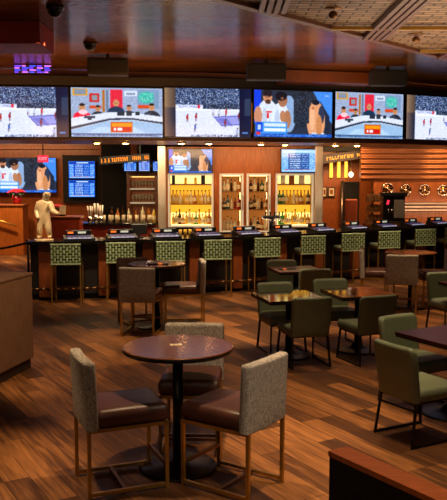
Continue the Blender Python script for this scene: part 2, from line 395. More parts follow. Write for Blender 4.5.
def pic_game(bars=True):
    cv = Cv(120, 68, 'dfe4f6')
    cv.noise(0, 0, 1, .34, ['24324e', '7f94bc', 'dce6f8', '4a5e88', '101a30'], [.28, .22, .14, .2, .16])
    cv.rect(.12, .34, .44, .41, 'e8ecf8'); cv.noise(.14, .355, .42, .395, ['d0d8f0', 'e8ecf8', '7a88c0']); cv.rect(.38, .34, .41, .41, 'd04050')
    cv.noise(.44, .32, 1, .42, ['1c2434', '3a4a68', '7888a8', 'c8d0e8'], [.4, .3, .2, .1])
    cv.rect(0, .42, 1, .46, 'f0f2fc')
    cv.poly([(.56, .58), (.93, .54), (.97, .73), (.66, .78)], '7a7cc0'); cv.poly([(.58, .60), (.92, .565), (.955, .71), (.675, .755)], 'a8aae0')
    cv.poly([(.60, .62), (.72, .61), (.78, .74), (.69, .75)], '8488cc')
    for x, y, c in ((.26, .57, 'b04040'), (.36, .55, 'a03848'), (.63, .45, 'c8d0e8'), (.71, .45, 'b83838'), (.56, .43, 'd8dcf0'), (.70, .67, '904050'), (.86, .53, '803848'), (.90, .62, '4a4a78'), (.35, .77, '4a6ab0'), (.84, .85, 'b8c0e0'), (.88, .58, 'c84850')):
        cv.ell(x, y + .03, .013, .05, c); cv.ell(x + .008, y - .03, .008, .016, '503020'); cv.rect(x - .008, y + .07, x - .001, y + .13, '40304a'); cv.rect(x + .004, y + .07, x + .011, y + .12, 'c0a8a0')
    cv.noise(.3, .95, 1, 1, ['e0e6f8', '404a68', 'c0c8e0'])
    if bars:
        cv.grad(0, 0, .13, 1, '8a7468', '242c44'); cv.grad(0, 0, .13, .4, 'a08870', '584c48'); cv.grad(.87, 0, 1, 1, '101a3a', '1c2848'); cv.rect(.93, .2, 1, .55, '3a4862'); cv.rect(.90, .90, .97, .93, '6a90c8')
    return pic_mesh('game_picture', cv)
def pic_desk():
    cv = Cv(120, 68, 'a8b4cc')
    cv.noise(0, 0, 1, .5, ['a8b4cc', '98a8c4', 'b8c4dc'])
    cv.rect(.02, .02, .18, .17, 'd0a040'); cv.rect(.04, .04, .16, .14, '9098a8'); cv.rect(.2, .12, .31, .3, 'c03838'); cv.rect(.225, .15, .29, .26, '98a0a8')
    cv.rect(.34, .05, .37, .5, 'b07838'); cv.rect(.38, .05, .41, .5, '7a88a0')
    cv.rect(.43, .04, .56, .5, 'd84058'); cv.noise(.44, .05, .55, .45, ['d84058', 'c83850'])
    cv.rect(.58, .06, .72, .17, 'dce4f4'); cv.rect(.6, .09, .7, .14, '98a4b8'); cv.rect(.73, .04, .96, .42, '8ca4c0')
    cv.ell(.82, .19, .085, .12, '48b8a8'); cv.noise(.75, .1, .9, .28, ['48b8a8', '70d0c0', 'a8d8d8', '3a9a90']); cv.rect(.73, .34, .86, .41, 'c85c38'); cv.rect(.2, .36, .33, .42, 'c85838')
    person(cv, .29, .42, .9, '2c3848'); person(cv, .12, .40, 1.15, 'e81848'); cv.ell(.13, .5, .05, .05, 'f0d0d8'); person(cv, .49, .30, 1.15, '24405c', bald=True)
    person(cv, .63, .40, .9, '303c4c'); person(cv, .88, .38, 1.1, '303848')
    cv.poly([(0, .62), (.4, .5), (.62, .49), (1, .58), (1, 1), (0, 1)], 'dfe4f0')
    cv.poly([(0, .80), (.42, .62), (.66, .61), (1, .69), (1, .73), (.66, .645), (.42, .66), (0, .85)], '38465c')
    cv.poly([(0, .86), (.42, .67), (.66, .66), (1, .74), (1, 1), (0, 1)], 'a8c4e0'); cv.poly([(.3, .8), (.7, .8), (.9, 1), (.1, 1)], 'bcd4ec')
    cv.rect(.5, .49, .58, .56, '303844'); cv.rect(.6, .5, .66, .56, '3a424e'); cv.rect(.7, .48, .75, .55, '283040'); cv.rect(.14, .58, .26, .62, '485060'); cv.rect(.18, .62, .22, .66, '384050'); cv.rect(.8, .5, .88, .54, '485060')
    cv.rect(.43, .70, .67, .91, 'c06020'); cv.rect(.44, .72, .66, .79, 'e8a030'); cv.rect(.45, .8, .65, .89, 'c02828')
    for x in (.46, .5, .53): cv.rect(x, .81, x + .025, .87, 'f0f0f4')
    cv.rect(.0, .93, 1, .955, '48648c'); cv.noise(.02, .955, .98, .985, ['a0b8d8', '48648c', '607ca8'])
    return pic_mesh('studio_desk_picture', cv)
def pic_players():
    cv = Cv(120, 68, '343e50')
    cv.noise(.45, 0, .8, .8, ['2c3440', '1c2430', '485468']); cv.rect(.82, 0, 1, .6, '3c74c0'); cv.poly([(.75, 0), (1, 0), (1, .7), (.88, .4)], '5c98e0'); cv.poly([(.84, .2), (.97, .55), (.97, .9), (.9, .9)], '283448')
    cv.rect(0, 0, .09, .72, '1850d0')
    cv.ell(.44, .5, .09, .4, '9cb4d4'); cv.ell(.6, .35, .09, .32, '242c38'); cv.ell(.61, .36, .035, .1, '98a4b4')
    cv.ell(.17, .52, .13, .32, 'dce4f0'); cv.ell(.17, .16, .055, .13, 'c8987c'); cv.ell(.17, .07, .06, .08, '2c2430'); cv.ell(.175, .25, .035, .05, '5c4038'); cv.rect(.11, .45, .24, .48, 'd05058'); cv.rect(.155, .5, .185, .6, 'c83040'); cv.ell(.05, .55, .05, .2, 'c89880')
    cv.ell(.33, .62, .12, .36, 'e0e8f4'); cv.ell(.36, .2, .06, .15, 'a87c64'); cv.ell(.34, .12, .075, .10, '1c1c28'); cv.ell(.42, .62, .045, .2, 'b08468')
    cv.ell(.79, .64, .12, .42, 'dcaa88'); cv.ell(.77, .33, .05, .13, 'd8a484'); cv.ell(.785, .235, .05, .055, '182030'); cv.ell(.75, .34, .02, .05, 'e0b090'); cv.ell(.86, .5, .04, .2, '38445c'); cv.rect(.735, .9, .9, .99, 'd8e4f0')
    for x, y, rx, ry, c in ((.13, .6, .03, .22, 'c8d0e0'), (.2, .75, .03, .1, 'c0cade'), (.29, .66, .03, .26, 'c4d0e4'), (.36, .55, .035, .12, 'b88c70'), (.74, .6, .035, .25, 'e8bc9c'), (.83, .75, .04, .25, 'c8946c'), (.75, .36, .02, .03, 'b88060'), (.16, .15, .02, .03, 'a87860'), (.355, .17, .02, .03, '8c6450')): cv.ell(x, y, rx, ry, c)
    cv.noise(.5, .1, .7, .7, ['2c3440', '1c2430', '586880', '242c3a'])
    cv.rect(.02, .68, .42, .93, '58a0e0'); cv.rect(.13, .71, .4, .78, 'dce8f4'); cv.rect(.13, .81, .4, .88, 'e8f0f8'); cv.rect(.03, .68, .11, .9, '1c58c8'); cv.rect(.05, .74, .085, .85, 'c8d8f0')
    cv.rect(0, .93, 1, 1, '2860b8'); cv.noise(.05, .945, .95, .985, ['2860b8', '2860b8', '90b8e8']); cv.rect(.03, .9, .08, .95, 'd04050'); cv.rect(.9, .08, .96, .1, 'e8f0f8')
    return pic_mesh('players_picture', cv)
def pic_odds(light=False):
    cv = Cv(80, 46, '2878d8' if not light else '8cc0ec'); bg = '1c58b8' if not light else '2c5898'
    cv.rect(.03, .04, .97, .16, '1848a0' if not light else 'b8dcf4'); cv.rect(.3, .05, .75, .12, 'd0e4f8')
    cv.rect(.2, .18, .8, .88, bg)
    for r in range(7):
        y = .2 + r * .098
        cv.noise(.03, y, .18, y + .06, ['a8d0f8', '4890e0', 'd8ecff']); cv.noise(.24, y, .55, y + .06, ['e8f4ff', bg, 'c0dcf8']); cv.noise(.58, y, .78, y + .06, ['a8d0f8', bg]); cv.noise(.82, y, .97, y + .06, ['d8ecff', '4890e0'])
    cv.rect(.03, .90, .97, .97, 'b8d8f8'); cv.noise(.1, .88, .9, .91, ['d04050', 'b8d8f8', '4070c0'])
    return pic_mesh('odds_picture', cv)
PG, PG0, PD, PP, PO, PO2 = pic_game(True), pic_game(False), pic_desk(), pic_players(), pic_odds(), pic_odds(True)

def tv(label, pic, ctr, w, h, yaw, group=None, scr='screen', depth=.07, arm=True, name='flat_screen_tv', tilt=0):
    """flat screen: casing with a thin bezel, the picture, and a wall arm"""
    t = thing(name, label, 'television', ctr, yaw, group)
    finish('casing', B().box((0, depth / 2, 0), (w + .03, depth, h + .03), .008), M['black'], t)
    b = B(); g = .015
    for c, d in (((0, -.004, h / 2 + g / 2 - .002), (w + .03, .014, g)), ((0, -.004, -h / 2 - g / 2 + .002), (w + .03, .014, g)), ((-w / 2 - g / 2 + .002, -.004, 0), (g, .014, h)), ((w / 2 + g / 2 - .002, -.004, 0), (g, .014, h))): b.box(c, d)
    finish('bezel', b, M['black'], t)
    me = pic
    if not me.materials: me.materials.append(M[scr])
    s = bpy.data.objects.new('screen', me); C.objects.link(s); s.parent = t; s.location = (0, -.006, 0); s.scale = (w, 1, h)
    if arm: finish('wall_bracket', B().box((0, depth + .03, 0), (.3, .06, .25), .01), M['darkmetal'], t)
    if tilt: t.rotation_euler = (tilt, 0, yaw)
    return t
def tv_px(label, pic, l, r, yT, yB, Y, yaw, group=None, **k):
    a = at((l + r) / 2, (yT + yB) / 2, Y); top = at((l + r) / 2, yT, Y).z; bot = at((l + r) / 2, yB, Y).z
    b_ = math.atan2(a.x, a.y)
    w = k.pop('w', None) or (r - l) / F * Y * 1.0 / max(.4, math.cos(yaw + b_)) * math.cos(b_)
    return tv(label, pic, a, w, top - bot, yaw, group, **k)
G = 'televisions in the row above the bar'
tv_px('leftmost big television above the bar, showing a basketball game', PG, -23, 68, 87, 137, 13.55, R(5), G, arm=True)
tv_px('second big television from the left above the bar, showing a studio desk with hosts', PD, 72, 162.3, 88, 137, 13.75, R(8), G)
tv_px('third big television from the left above the bar, showing a basketball game', PG, 165.5, 250.5, 88.5, 137, 13.98, R(10), G)
tv_px('big television above the bar showing close-up basketball players talking', PP, 255, 332, 91, 137.3, 14.35, R(17), G)
tv_px('big television right of the players close-up above the bar, showing a studio desk', PD, 336, 403, 93, 138.5, 14.92, R(21), G)
tv_px('rightmost big television above the bar, cut off by the photo edge', PG, 407.5, 472, 97, 140, 15.75, R(30), G)
# glowing strips between the sets, seen as amber light on the bulkhead
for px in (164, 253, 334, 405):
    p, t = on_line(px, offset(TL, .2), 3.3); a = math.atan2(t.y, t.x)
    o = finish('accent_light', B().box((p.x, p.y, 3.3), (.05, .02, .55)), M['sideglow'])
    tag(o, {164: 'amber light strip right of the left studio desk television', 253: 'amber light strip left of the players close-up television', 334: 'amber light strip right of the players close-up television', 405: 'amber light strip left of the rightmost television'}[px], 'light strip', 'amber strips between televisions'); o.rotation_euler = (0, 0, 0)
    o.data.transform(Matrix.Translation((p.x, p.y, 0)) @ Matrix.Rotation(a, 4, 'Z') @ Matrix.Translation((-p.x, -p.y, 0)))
# downlights in the soffit
dl = {}
def mk_dl():
    t = thing('downlight', '', 'light')
    finish('trim_ring', B().lathe([(.05, 0), (.085, 0), (.085, -.03), (.06, -.03), (.05, 0)], n=20), M['steel'], t)
    finish('lamp_face', B().lathe([(.052, -.03), (.05, -.034), (.03, -.042), (0, -.044)], n=20), M['lamp'], t); return t
for k, (px, d, ttl) in enumerate(((97, .5, 'left of the second television'), (126, .5, 'below the left studio desk television'), (182, .5, 'left of the two below the third television'), (209, .5, 'right of the two below the third television'), (261, .5, 'left of the two below the players close-up'), (285, .5, 'right of the two below the players close-up'), (335, .5, 'left of the two below the right studio desk television'), (357, .5, 'right of the two below the right studio desk television'))):
    p, t = on_line(px, offset(TL, d), 2.84)
    first_or_copy(dl, mk_dl, (p.x, p.y, 2.839), 0, 'small round soffit downlight, ' + ttl, 'soffit downlights above the bar')

# ------------------------------------------------------------------ back bar
BY = 16.7; YAW = R(4)
bb = thing('back_bar', 'tall wood back bar wall between two steel columns', 'back bar')
xl, xr = at(166, 200, BY).x, at(315, 200, BY).x
top = 2.83
cabs = [('A', 168, 213.5, 173.5, 227), ('B', 219.5, 243.5, 173.5, 232), ('C', 246.5, 270.5, 173.5, 232), ('D', 275.5, 313.5, 173.5, 227)]
def wx(px): return at(px, 200, BY).x
def wz(py): return at(223.5, py, BY).z
# wood face with openings, built from panels between the cabinets
finish('upper_panel', B().box(((xl + xr) / 2, BY + .1, (top + wz(173.5)) / 2), (xr - xl, .2, top - wz(173.5))), M['wood2'], bb)
edges = [xl] + [wx(v) for c in cabs for v in (c[1], c[2])] + [xr]
for i in range(0, len(edges), 2):
    if edges[i + 1] - edges[i] > .02:
        finish('stile', B().box(((edges[i] + edges[i + 1]) / 2, BY + .1, (wz(173.5) + .9) / 2 + .45 - .45 + .0), (edges[i + 1] - edges[i], .2, wz(173.5) - .9)), M['wood2'], bb)
for ch in bb.children:
    if ch.name.startswith('stile'): ch.location.z = 0
finish('lower_panel', B().box(((xl + xr) / 2, BY + .1, .45), (xr - xl, .2, .9)), M['wood'], bb)
finish('rear_panel', B().box(((xl + xr) / 2, BY + .62, 1.42), (xr - xl, .04, 2.8)), M['darkwall'], bb)
for i, px in enumerate((162, 318.7)):
    xx = at(px, 190, 16.35).x
    o = finish('steel_column', B().box((xx, 16.35, 1.42), (.165, .12, 2.83), .012), M['steel'])
    tag(o, ['brushed steel column left of the lit liquor cabinets', 'brushed steel column right of the lit liquor cabinets'][i], 'column', 'steel columns of the back bar')
lab = {'A': 'wide backlit liquor cabinet at left, under the small players television', 'B': 'narrow bottle fridge with bright frame, left of the pair', 'C': 'narrow bottle fridge with bright frame, right of the pair', 'D': 'wide backlit liquor cabinet at right, under the small odds television'}
shelves = {'A': (184.5, 204, 225.5), 'D': (184.5, 204, 225.5), 'B': (191.5, 209.5, 230.5), 'C': (191.5, 209.5, 230.5)}
SH = {}
for k, l, r, t_, b_ in cabs:
    wide = k in 'AD'
    x0, x1, z0, z1 = wx(l), wx(r), wz(b_), wz(t_)
    cx = (x0 + x1) / 2; w = x1 - x0; hh = z1 - z0
    t = thing('liquor_cabinet' if wide else 'bottle_fridge', lab[k], 'cabinet', (cx, BY, 0))
    fw = .045
    b = B()
    for c, d in (((-w / 2 + fw / 2, -.01, (z0 + z1) / 2), (fw, .06, hh)), ((w / 2 - fw / 2, -.01, (z0 + z1) / 2), (fw, .06, hh)), ((0, -.01, z1 - fw / 2), (w - 2 * fw, .06, fw)), ((0, -.01, z0 + .015), (w - 2 * fw, .06, .03))): b.box(c, d, .006)
    finish('door_frame', b, M['glowtrim'], t)
    b = B(); dp = .46
    for c, d in (((-w / 2 + .01, dp / 2 + .03, (z0 + z1) / 2), (.02, dp, hh)), ((w / 2 - .01, dp / 2 + .03, (z0 + z1) / 2), (.02, dp, hh)), ((0, dp / 2 + .03, z1 - .01), (w - .04, dp, .02)), ((0, dp / 2 + .03, z0 + .01), (w - .04, dp, .02))): b.box(c, d)
    finish('carcass', b, M['shelfplate'], t)
    zs = [wz(v) for v in shelves[k]]
    if wide:
        finish('back_panel', B().box((0, dp + .0, (z0 + zs[0]) / 2), (w - .05, .02, zs[0] - z0)), M['backlight'], t)
        finish('upper_light_panel', B().box((0, dp + .0, (z1 + zs[0]) / 2), (w - .05, .02, z1 - zs[0] - .03)), M['backlight_hot'], t)
        finish('lower_light_panel', B().box((0, dp - .015, zs[2] + .13), (w - .06, .01, .26)), M['backlight_hot'], t)
        finish('base_light', B().box((0, .25, z0 + .035), (w - .12, .3, .02)), M['baseglow'], t)
    else:
        finish('back_panel', B().box((0, dp + .0, (z0 + z1) / 2), (w - .05, .02, hh - .05)), M['fridgeback'], t)
        finish('light_strip', B().box((0, .12, z1 - .05), (w - .14, .03, .015)), M['strip'], t)
        finish('light_strip', B().box((w / 2 - .07, .3, (z0 + z1) / 2), (.015, .02, hh - .15)), M['strip'], t)
        finish('handle', B().cyl((w / 2 - .02, -.06, z0 + .5), (w / 2 - .02, -.06, z0 + .8), .01, n=8), M['steel'], t)
    for i, z in enumerate(zs):
        finish('shelf', B().box((0, .24, z - .01), (w - .06, .36, .02)), M['shelfplate'], t)
    SH[k] = (cx, w, zs, z1)
# bottles, each a thing of its own
def bottle_mesh(kind, h):
    b = B()
    if kind == 0: pr = [(0, 0), (.036, 0), (.038, .01), (.038, h * .58), (.03, h * .68), (.014, h * .76), (.013, h * .93)]
    elif kind == 1: pr = [(0, 0), (.042, 0), (.045, .012), (.045, h * .62), (.02, h * .74), (.015, h * .92)]
    elif kind == 2: pr = [(0, 0), (.03, 0), (.031, .01), (.028, h * .4), (.03, h * .6), (.013, h * .75), (.012, h * .93)]
    else: pr = [(0, 0), (.046, 0), (.05, .015), (.047, h * .5), (.026, h * .62), (.017, h * .7), (.016, h * .9)]
    b.lathe(pr, n=10)
    b.lathe([(.016, h * .92), (.018, h * .92), (.018, h), (0, h)], n=10, mi=1)
    z0, z1 = h * .18, h * .46
    rr_ = pr[2][0] + .0015
    if kind != 2: b.lathe([(rr_, z0), (rr_, z1)], n=10, mi=2)
    return b
BM = {}
ordn = ['leftmost', 'second', 'third', 'fourth', 'fifth', 'sixth', 'seventh', 'eighth', 'ninth', 'tenth', 'eleventh', 'twelfth', 'thirteenth', 'fourteenth', 'fifteenth']
def ordi(i): return ordn[0] if i == 0 else ordn[i] + ' from left'
cname = dict(glass_clear='clear', glass_amber='amber', glass_green='green', glass_gold='golden', glass_blue='blue', glass_brown='dark brown', glass_red='red')
def bottle(kind, h, g, loc, label, group):
    key = (kind, round(h, 2), g)
    if key not in BM:
        o = finish('bottle', bottle_mesh(kind, h), [M[g], M['cap'], M['label']]); BM[key] = o
    else: o = BM[key].copy(); C.objects.link(o)
    o.location = loc; return tag(o, label, 'bottle', group)
cabname = {'A': 'left lit cabinet', 'B': 'left bottle fridge', 'C': 'right bottle fridge', 'D': 'right lit cabinet'}
rows = {
 ('A', 0): None,
 ('A', 1): ['glass_gold', 'glass_gold', 'glass_clear', 'glass_gold', 'glass_gold', 'glass_clear', 'glass_amber', 'glass_gold', 'glass_gold', 'glass_clear', 'glass_gold'],
 ('A', 2): ['glass_gold', 'glass_clear', 'glass_brown', 'glass_amber', 'glass_gold', 'glass_clear', 'glass_gold', 'glass_green', 'glass_gold', 'glass_clear', 'glass_gold', 'glass_amber'],
 ('D', 1): ['glass_green', 'glass_blue', 'glass_gold', 'glass_gold', 'glass_clear', 'glass_gold', 'glass_amber', 'glass_gold', 'glass_brown'],
 ('D', 2): ['glass_green', 'glass_green', 'glass_gold', 'glass_clear', 'glass_gold', 'glass_gold', 'glass_clear', 'glass_gold', 'glass_gold', 'glass_amber'],
 ('B', 0): ['glass_clear', 'glass_clear', 'glass_brown', 'glass_clear', 'glass_amber'], ('B', 1): ['glass_brown', 'glass_blue', 'glass_clear', 'glass_red', 'glass_red'], ('B', 2): ['glass_clear', 'glass_clear', 'glass_clear', 'glass_clear', 'glass_amber'],
 ('C', 0): ['glass_brown', 'glass_clear', 'glass_brown', 'glass_green', 'glass_clear'], ('C', 1): ['glass_brown', 'glass_brown', 'glass_clear', 'glass_brown', 'glass_amber'], ('C', 2): ['glass_brown', 'glass_clear', 'glass_brown', 'glass_amber', 'glass_clear'],
}
rown = ['top', 'middle', 'bottom']
for (k, r_), gl in rows.items():
    cx, w, zs, z1 = SH[k]
    if gl is None: continue
    n = len(gl)
    for i, g in enumerate(gl):
        x = cx - w / 2 + .1 + (w - .2) * (i + .0) / (n - 1)
        h = .30 if r_ == 1 else .30 + .05 * ((i * 7) % 3 - 1)
        if k in 'BC': h = .28 + .03 * ((i * 5) % 3 - 1)
        z = zs[r_] + (.0 if not (k in 'AD' and r_ == 2) else .0)
        bottle((i * 3 + r_) % 4, h, g, (x, BY + .17, z + .001), f'{cname[g]} glass bottle, {ordi(i)} on the {rown[r_]} shelf of the {cabname[k]}', f'bottles in the {cabname[k]}')
# display boxes on the top shelves of the two lit cabinets
for k, spec in (('A', ((.04, .07, 'black'), (.36, .06, 'glass_gold'), (.62, .06, 'glass_gold'), (.82, .09, 'black'))), ('D', ((.14, .1, 'paper'), (.42, .12, 'wood2'), (.75, .12, 'paper')))):
    cx, w, zs, z1 = SH[k]
    for i, (u, ww, mm) in enumerate(spec):
        hgt = .2 if mm != 'glass_gold' else .14
        b = B().box((0, 0, hgt / 2), (ww * 1.0, .08, hgt), .008).box((0, 0, hgt + .008), (ww * .55, .05, .015), .003)
        o = finish('gift_box', b, M[mm], None, (cx - w / 2 + .08 + u * (w - .16), BY + .16, zs[0] + .001))
        tag(o, f'display box, {ordi(i)} on the top shelf of the {cabname[k]}', 'box', f'display boxes in the {cabname[k]}')
tv_px('small television over the left lit cabinet, showing basketball players', PP, 169, 212, 149.3, 172.8, BY - .2, R(3), 'small televisions on the back bar', depth=.05)
tv_px('small television over the right lit cabinet, showing a pale odds table', PO2, 281.5, 316, 149.5, 172, BY - .35, R(9), 'small televisions on the back bar', depth=.05)

# ------------------------------------------------------------------ bar top: gaming terminals and glassware
gt = {}
def mk_term():
    t = thing('gaming_terminal', '', 'game machine')
    b = B(); b.bm  # wedge console
    b2 = bmesh.new(); pr = [(-.18, 0), (.14, 0), (.14, .085), (.09, .085), (-.18, .03)]
    L = [b2.verts.new((-.27, y, z)) for y, z in pr]; Rr = [b2.verts.new((.27, y, z)) for y, z in pr]
    b2.faces.new(L); b2.faces.new(Rr[::-1])
    for i in range(5): b2.faces.new((L[i], Rr[i], Rr[(i + 1) % 5], L[(i + 1) % 5]))
    bmesh.ops.recalc_face_normals(b2, faces=b2.faces); b._merge(b2, 0, False)
    finish('console', b, M['black'], t)
    sl = math.atan2(.055, .27)
    def onslope(u): return (-.18 + u * .27, .03 + u * .055)
    y, z = onslope(.55)
    finish('touch_screen', B().box((0, y, z + .003), (.42, .13, .006), rot=Matrix.Rotation(sl, 4, 'X')), M['bluescreen'], t)
    y, z = onslope(.1)
    b = B()
    b.box((0, y, z + .003), (.42, .026, .012))
    for i in range(5): b.box((-.18 + i * .09, y, z + .011), (.045, .02, .012), .003)
    finish('button_row', b, M['whitebtn'], t)
    finish('sign_box', B().box((0, .11, .125), (.44, .09, .08), .008), M['black'], t)
    finish('amber_display', B().box((-.14, .062, .126), (.10, .008, .036)), M['orangedisp'], t)
    finish('white_display', B().box((.06, .062, .124), (.14, .008, .036)), M['whitedisp'], t)
    return t
M['bluescreen'] = glow('touch_screen_blue', '30305c', .5)
names = ['leftmost gaming terminal on the bar, beside the statue']
TPX = [79, 122, 165, 207, 247, 285, 321, 354, 385, 413, 438]
for i, px in enumerate(TPX):
    p, t = on_line(px, offset(LINE, .30)); a = math.atan2(t.y, t.x)
    first_or_copy(gt, mk_term, (p.x, p.y, 1.071), a, names[0] if i == 0 else f'black gaming terminal with amber and white displays, {ordi(i)} along the bar', 'gaming terminals along the bar')
def at_bar(px, d):
    p, t = on_line(px, offset(LINE, d)); return p
# glassware and bottles crowded on the left stretch of the bar (behind the terminals) on a low service shelf
svc = thing('service_counter', 'dark low service counter behind the left end of the bar', 'counter')
s0, s1 = at(48, 225, 16.4).x, at(157, 225, 16.4).x
finish('worktop', B().box(((s0 + s1) / 2, 16.4, 1.175), (s1 - s0, .6, .05), .008), M['counter'], svc)
finish('cabinet_body', B().box(((s0 + s1) / 2, 16.45, .575), (s1 - s0 - .1, .5, 1.15)), M['redbox'], svc)
def glass_bm(h=.14, r=.035): return B().lathe([(0, .004), (r * .8, .0), (r, h), (r * .92, h), (r * .72, .012), (0, .012)], n=12)
gl0 = None
for i in range(16):
    x = at(104 + (i % 8) * 6.6, 220, 16.3 + (i // 8) * .12).x
    if gl0 is None: o = gl0 = finish('drinking_glass', glass_bm(.16, .045), M['glass_frost'])
    else: o = gl0.copy(); C.objects.link(o)
    o.location = (x, 16.26 + (i // 8) * .14, 1.201)
    tag(o, f'clear drinking glass, {ordi(i % 8)} in the {["front", "rear"][i // 8]} row on the service counter', 'glass', 'glasses on the service counter')
for i, (px, g, k) in enumerate(((112, 'glass_brown', 0), (118, 'glass_amber', 1), (123, 'glass_brown', 2), (129, 'glass_clear', 0), (136, 'glass_amber', 2), (143, 'glass_clear', 1), (149, 'glass_amber', 0), (154, 'glass_gold', 1))):
    bottle(k, [.33, .3, .36][i % 3], g, (at(px, 215, 16.6).x, 16.56, 1.201), f'{cname[g]} glass bottle, {ordi(i)} behind the glasses on the service counter', 'bottles on the service counter')
# utensil jars and mixing tins near px 90-100
for i, (px, hh) in enumerate(((90, .22), (96, .28), (101, .24))):
    t = thing('bar_caddy', ['steel caddy of bar tools, left of three near the statue', 'tallest steel caddy of bar tools, middle of three', 'steel caddy of bar tools, right of three'][i], 'caddy', (at(px, 225, 16.2).x, 16.24, 1.201), 0, 'bar tool caddies')
    finish('cup', B().lathe([(0, 0), (.05, 0), (.06, hh * .6), (.054, hh * .6), (.045, .01), (0, .01)], n=14), M['chrome'], t)
    for j in range(4):
        a = j * 1.7 + i
        finish('bar_tool', B().cyl((.02 * math.cos(a), .02 * math.sin(a), .02), (.05 * math.cos(a), .05 * math.sin(a), hh + .14), .006, .012, n=8), M['steel'], t)
# red brown cabinet with tablet
t = thing('cash_cabinet', 'red brown cabinet with white tablet, right of the statue behind the bar', 'cabinet', (at(66, 220, 15.3).x, 15.3, 0))
finish('body', B().box((0, 0, .68), (.62, .4, 1.36), .015), M['redbox'], t)
finish('top', B().box((0, 0, 1.38), (.66, .44, .04), .01), M['wood'], t)
o = thing('tablet', 'small white tablet on a stand on the red brown cabinet', 'tablet', (at(62.5, 210, 15.2).x, 15.2, 1.401))
finish('tablet_stand', B().box((0, .04, .03), (.1, .1, .06), .01), M['black'], o)
finish('tablet_screen', B().box((0, 0, .12), (.13, .014, .18), .006, rot=Matrix.Rotation(-.3, 4, 'X')), M['paper'], o)
# yellow lit glasses by the left cabinet
o0 = None
for i in range(8):
    if o0 is None: o = o0 = finish('shot_glass', B().lathe([(0, .004), (.026, 0), (.034, .12), (.03, .12), (.022, .012), (0, .012)], n=10), M['glass_gold'])
    else: o = o0.copy(); C.objects.link(o)
    p = at_bar(180.5 + (i % 4) * 4.8, .55 + (i // 4) * .09)
    o.location = (p.x, p.y, 1.071); tag(o, f'small yellow glass below the left lit cabinet, {ordi(i % 4)} in the {["front", "rear"][i // 4]} row', 'glass', 'yellow glasses on the bar')
# beer tower
p = at_bar(271, .58)
t = thing('beer_tower', 'black T-shaped beer tap tower on the bar in front of the right fridge', 'beer tap', (p.x, p.y, 1.071), R(15))
finish('column', B().cyl((0, 0, 0), (0, 0, .28), .05, n=16).lathe([(0, 0), (.09, 0), (.09, .015), (.05, .02)], n=16), M['iron'], t)
finish('crossbar', B().box((0, 0, .31), (.38, .09, .07), .02), M['black'], t)
for i in range(4):
    f_ = finish('tap', B().cyl((-.14 + i * .093, -.05, .29), (-.14 + i * .093, -.09, .25), .012, n=8), M['chrome'], t)
    finish('tap_handle', B().cyl((-.14 + i * .093, -.06, .31), (-.14 + i * .093, -.07, .42), .012, .018, n=8), M['iron'], f_)
# pos monitor
p = at_bar(139.5, .5)
t = thing('order_monitor', 'black order monitor seen from behind, left of the steel column', 'monitor', (p.x, p.y, 1.071), R(12))
finish('stand', B().cyl((0, 0, 0), (0, 0, .08), .03, n=12).lathe([(0, 0), (.09, 0), (.09, .012), (.03, .016)], n=16), M['black'], t)
finish('display', B().box((0, 0, .15), (.30, .04, .19), .012, rot=Matrix.Rotation(-.12, 4, 'X')), M['black'], t)

# ------------------------------------------------------------------ bar stools with woven green backs
bs = {}
def mk_bar_stool():
    t = thing('bar_stool', '', 'bar stool')
    finish('seat', B().pad(.46, .44, .09, .04, .04, .03, M2=Matrix.Translation((0, .22, .74)) @ Matrix.Rotation(PI / 2, 4, 'X')), M['green'], t)
    # back: frame with dark backing and woven pads
    b = B(); W, Z0, Z1 = .52, .69, 1.055
    b.box((0, -.235, (Z0 + Z1) / 2), (W - .03, .012, Z1 - Z0 - .02), mi=1)
    nc, nr = 10, 4
    cw, chh = W / nc, (Z1 - Z0) / nr
    for r in range(nr): b.box((0, -.245, Z0 + (r + .5) * chh), (W - .01, .012, chh * .84), .004, mi=2)
    for c in range(nc):
        for r in range(nr + (c % 2)):
            x = -W / 2 + (c + .5) * cw; z = Z0 + (r + (0 if c % 2 else .5)) * chh
            z0_, z1_ = max(Z0 + .004, z - chh * .36), min(Z1 - .004, z + chh * .36)
            b.box((x, -.256, (z0_ + z1_) / 2), (cw * .5, .018, z1_ - z0_), .006)
    b.box((0, -.25, Z1 - .012), (W, .03, .025), .008); b.box((0, -.25, Z0 + .012), (W, .03, .025), .008)
    finish('woven_backrest', b, [M['greenweave'], M['greendark'], M['greenband']], t)
    for sx in (-1, 1):
        finish('leg', B().bar((sx * .245, -.225, 0), (sx * .245, -.225, .98), .022), M['brass'], t)
        finish('leg', B().bar((sx * .235, .2, 0), (sx * .235, .2, .70), .022), M['brass'], t)
    finish('foot_bar', B().bar((-.235, .2, .25), (.235, .2, .25), .02), M['bronze'], t)
    finish('seat_frame', B().bar((-.235, .2, .69), (.235, .2, .69), .022).bar((-.24, -.22, .69), (-.235, .2, .69), .022).bar((.24, -.22, .69), (.235, .2, .69), .022), M['bronze'], t)
    return t
SPX = [67, 120.5, 169.5, 215.5, 263.5, 308, 348, 383.5, 419.5, 449]
for i, px in enumerate(SPX):
    p, t = on_line(px, offset(LINE, -.04 - max(0, px - 260) * .0007), 1.0); a = math.atan2(t.y, t.x) * .5
    first_or_copy(bs, mk_bar_stool, (p.x, p.y, 0), a, 'bar stool with green woven back, ' + ('leftmost along the bar' if i == 0 else 'rightmost along the bar, cut by the photo edge' if i == 9 else f'{ordn[i]} from left along the bar'), 'green woven bar stools along the bar')

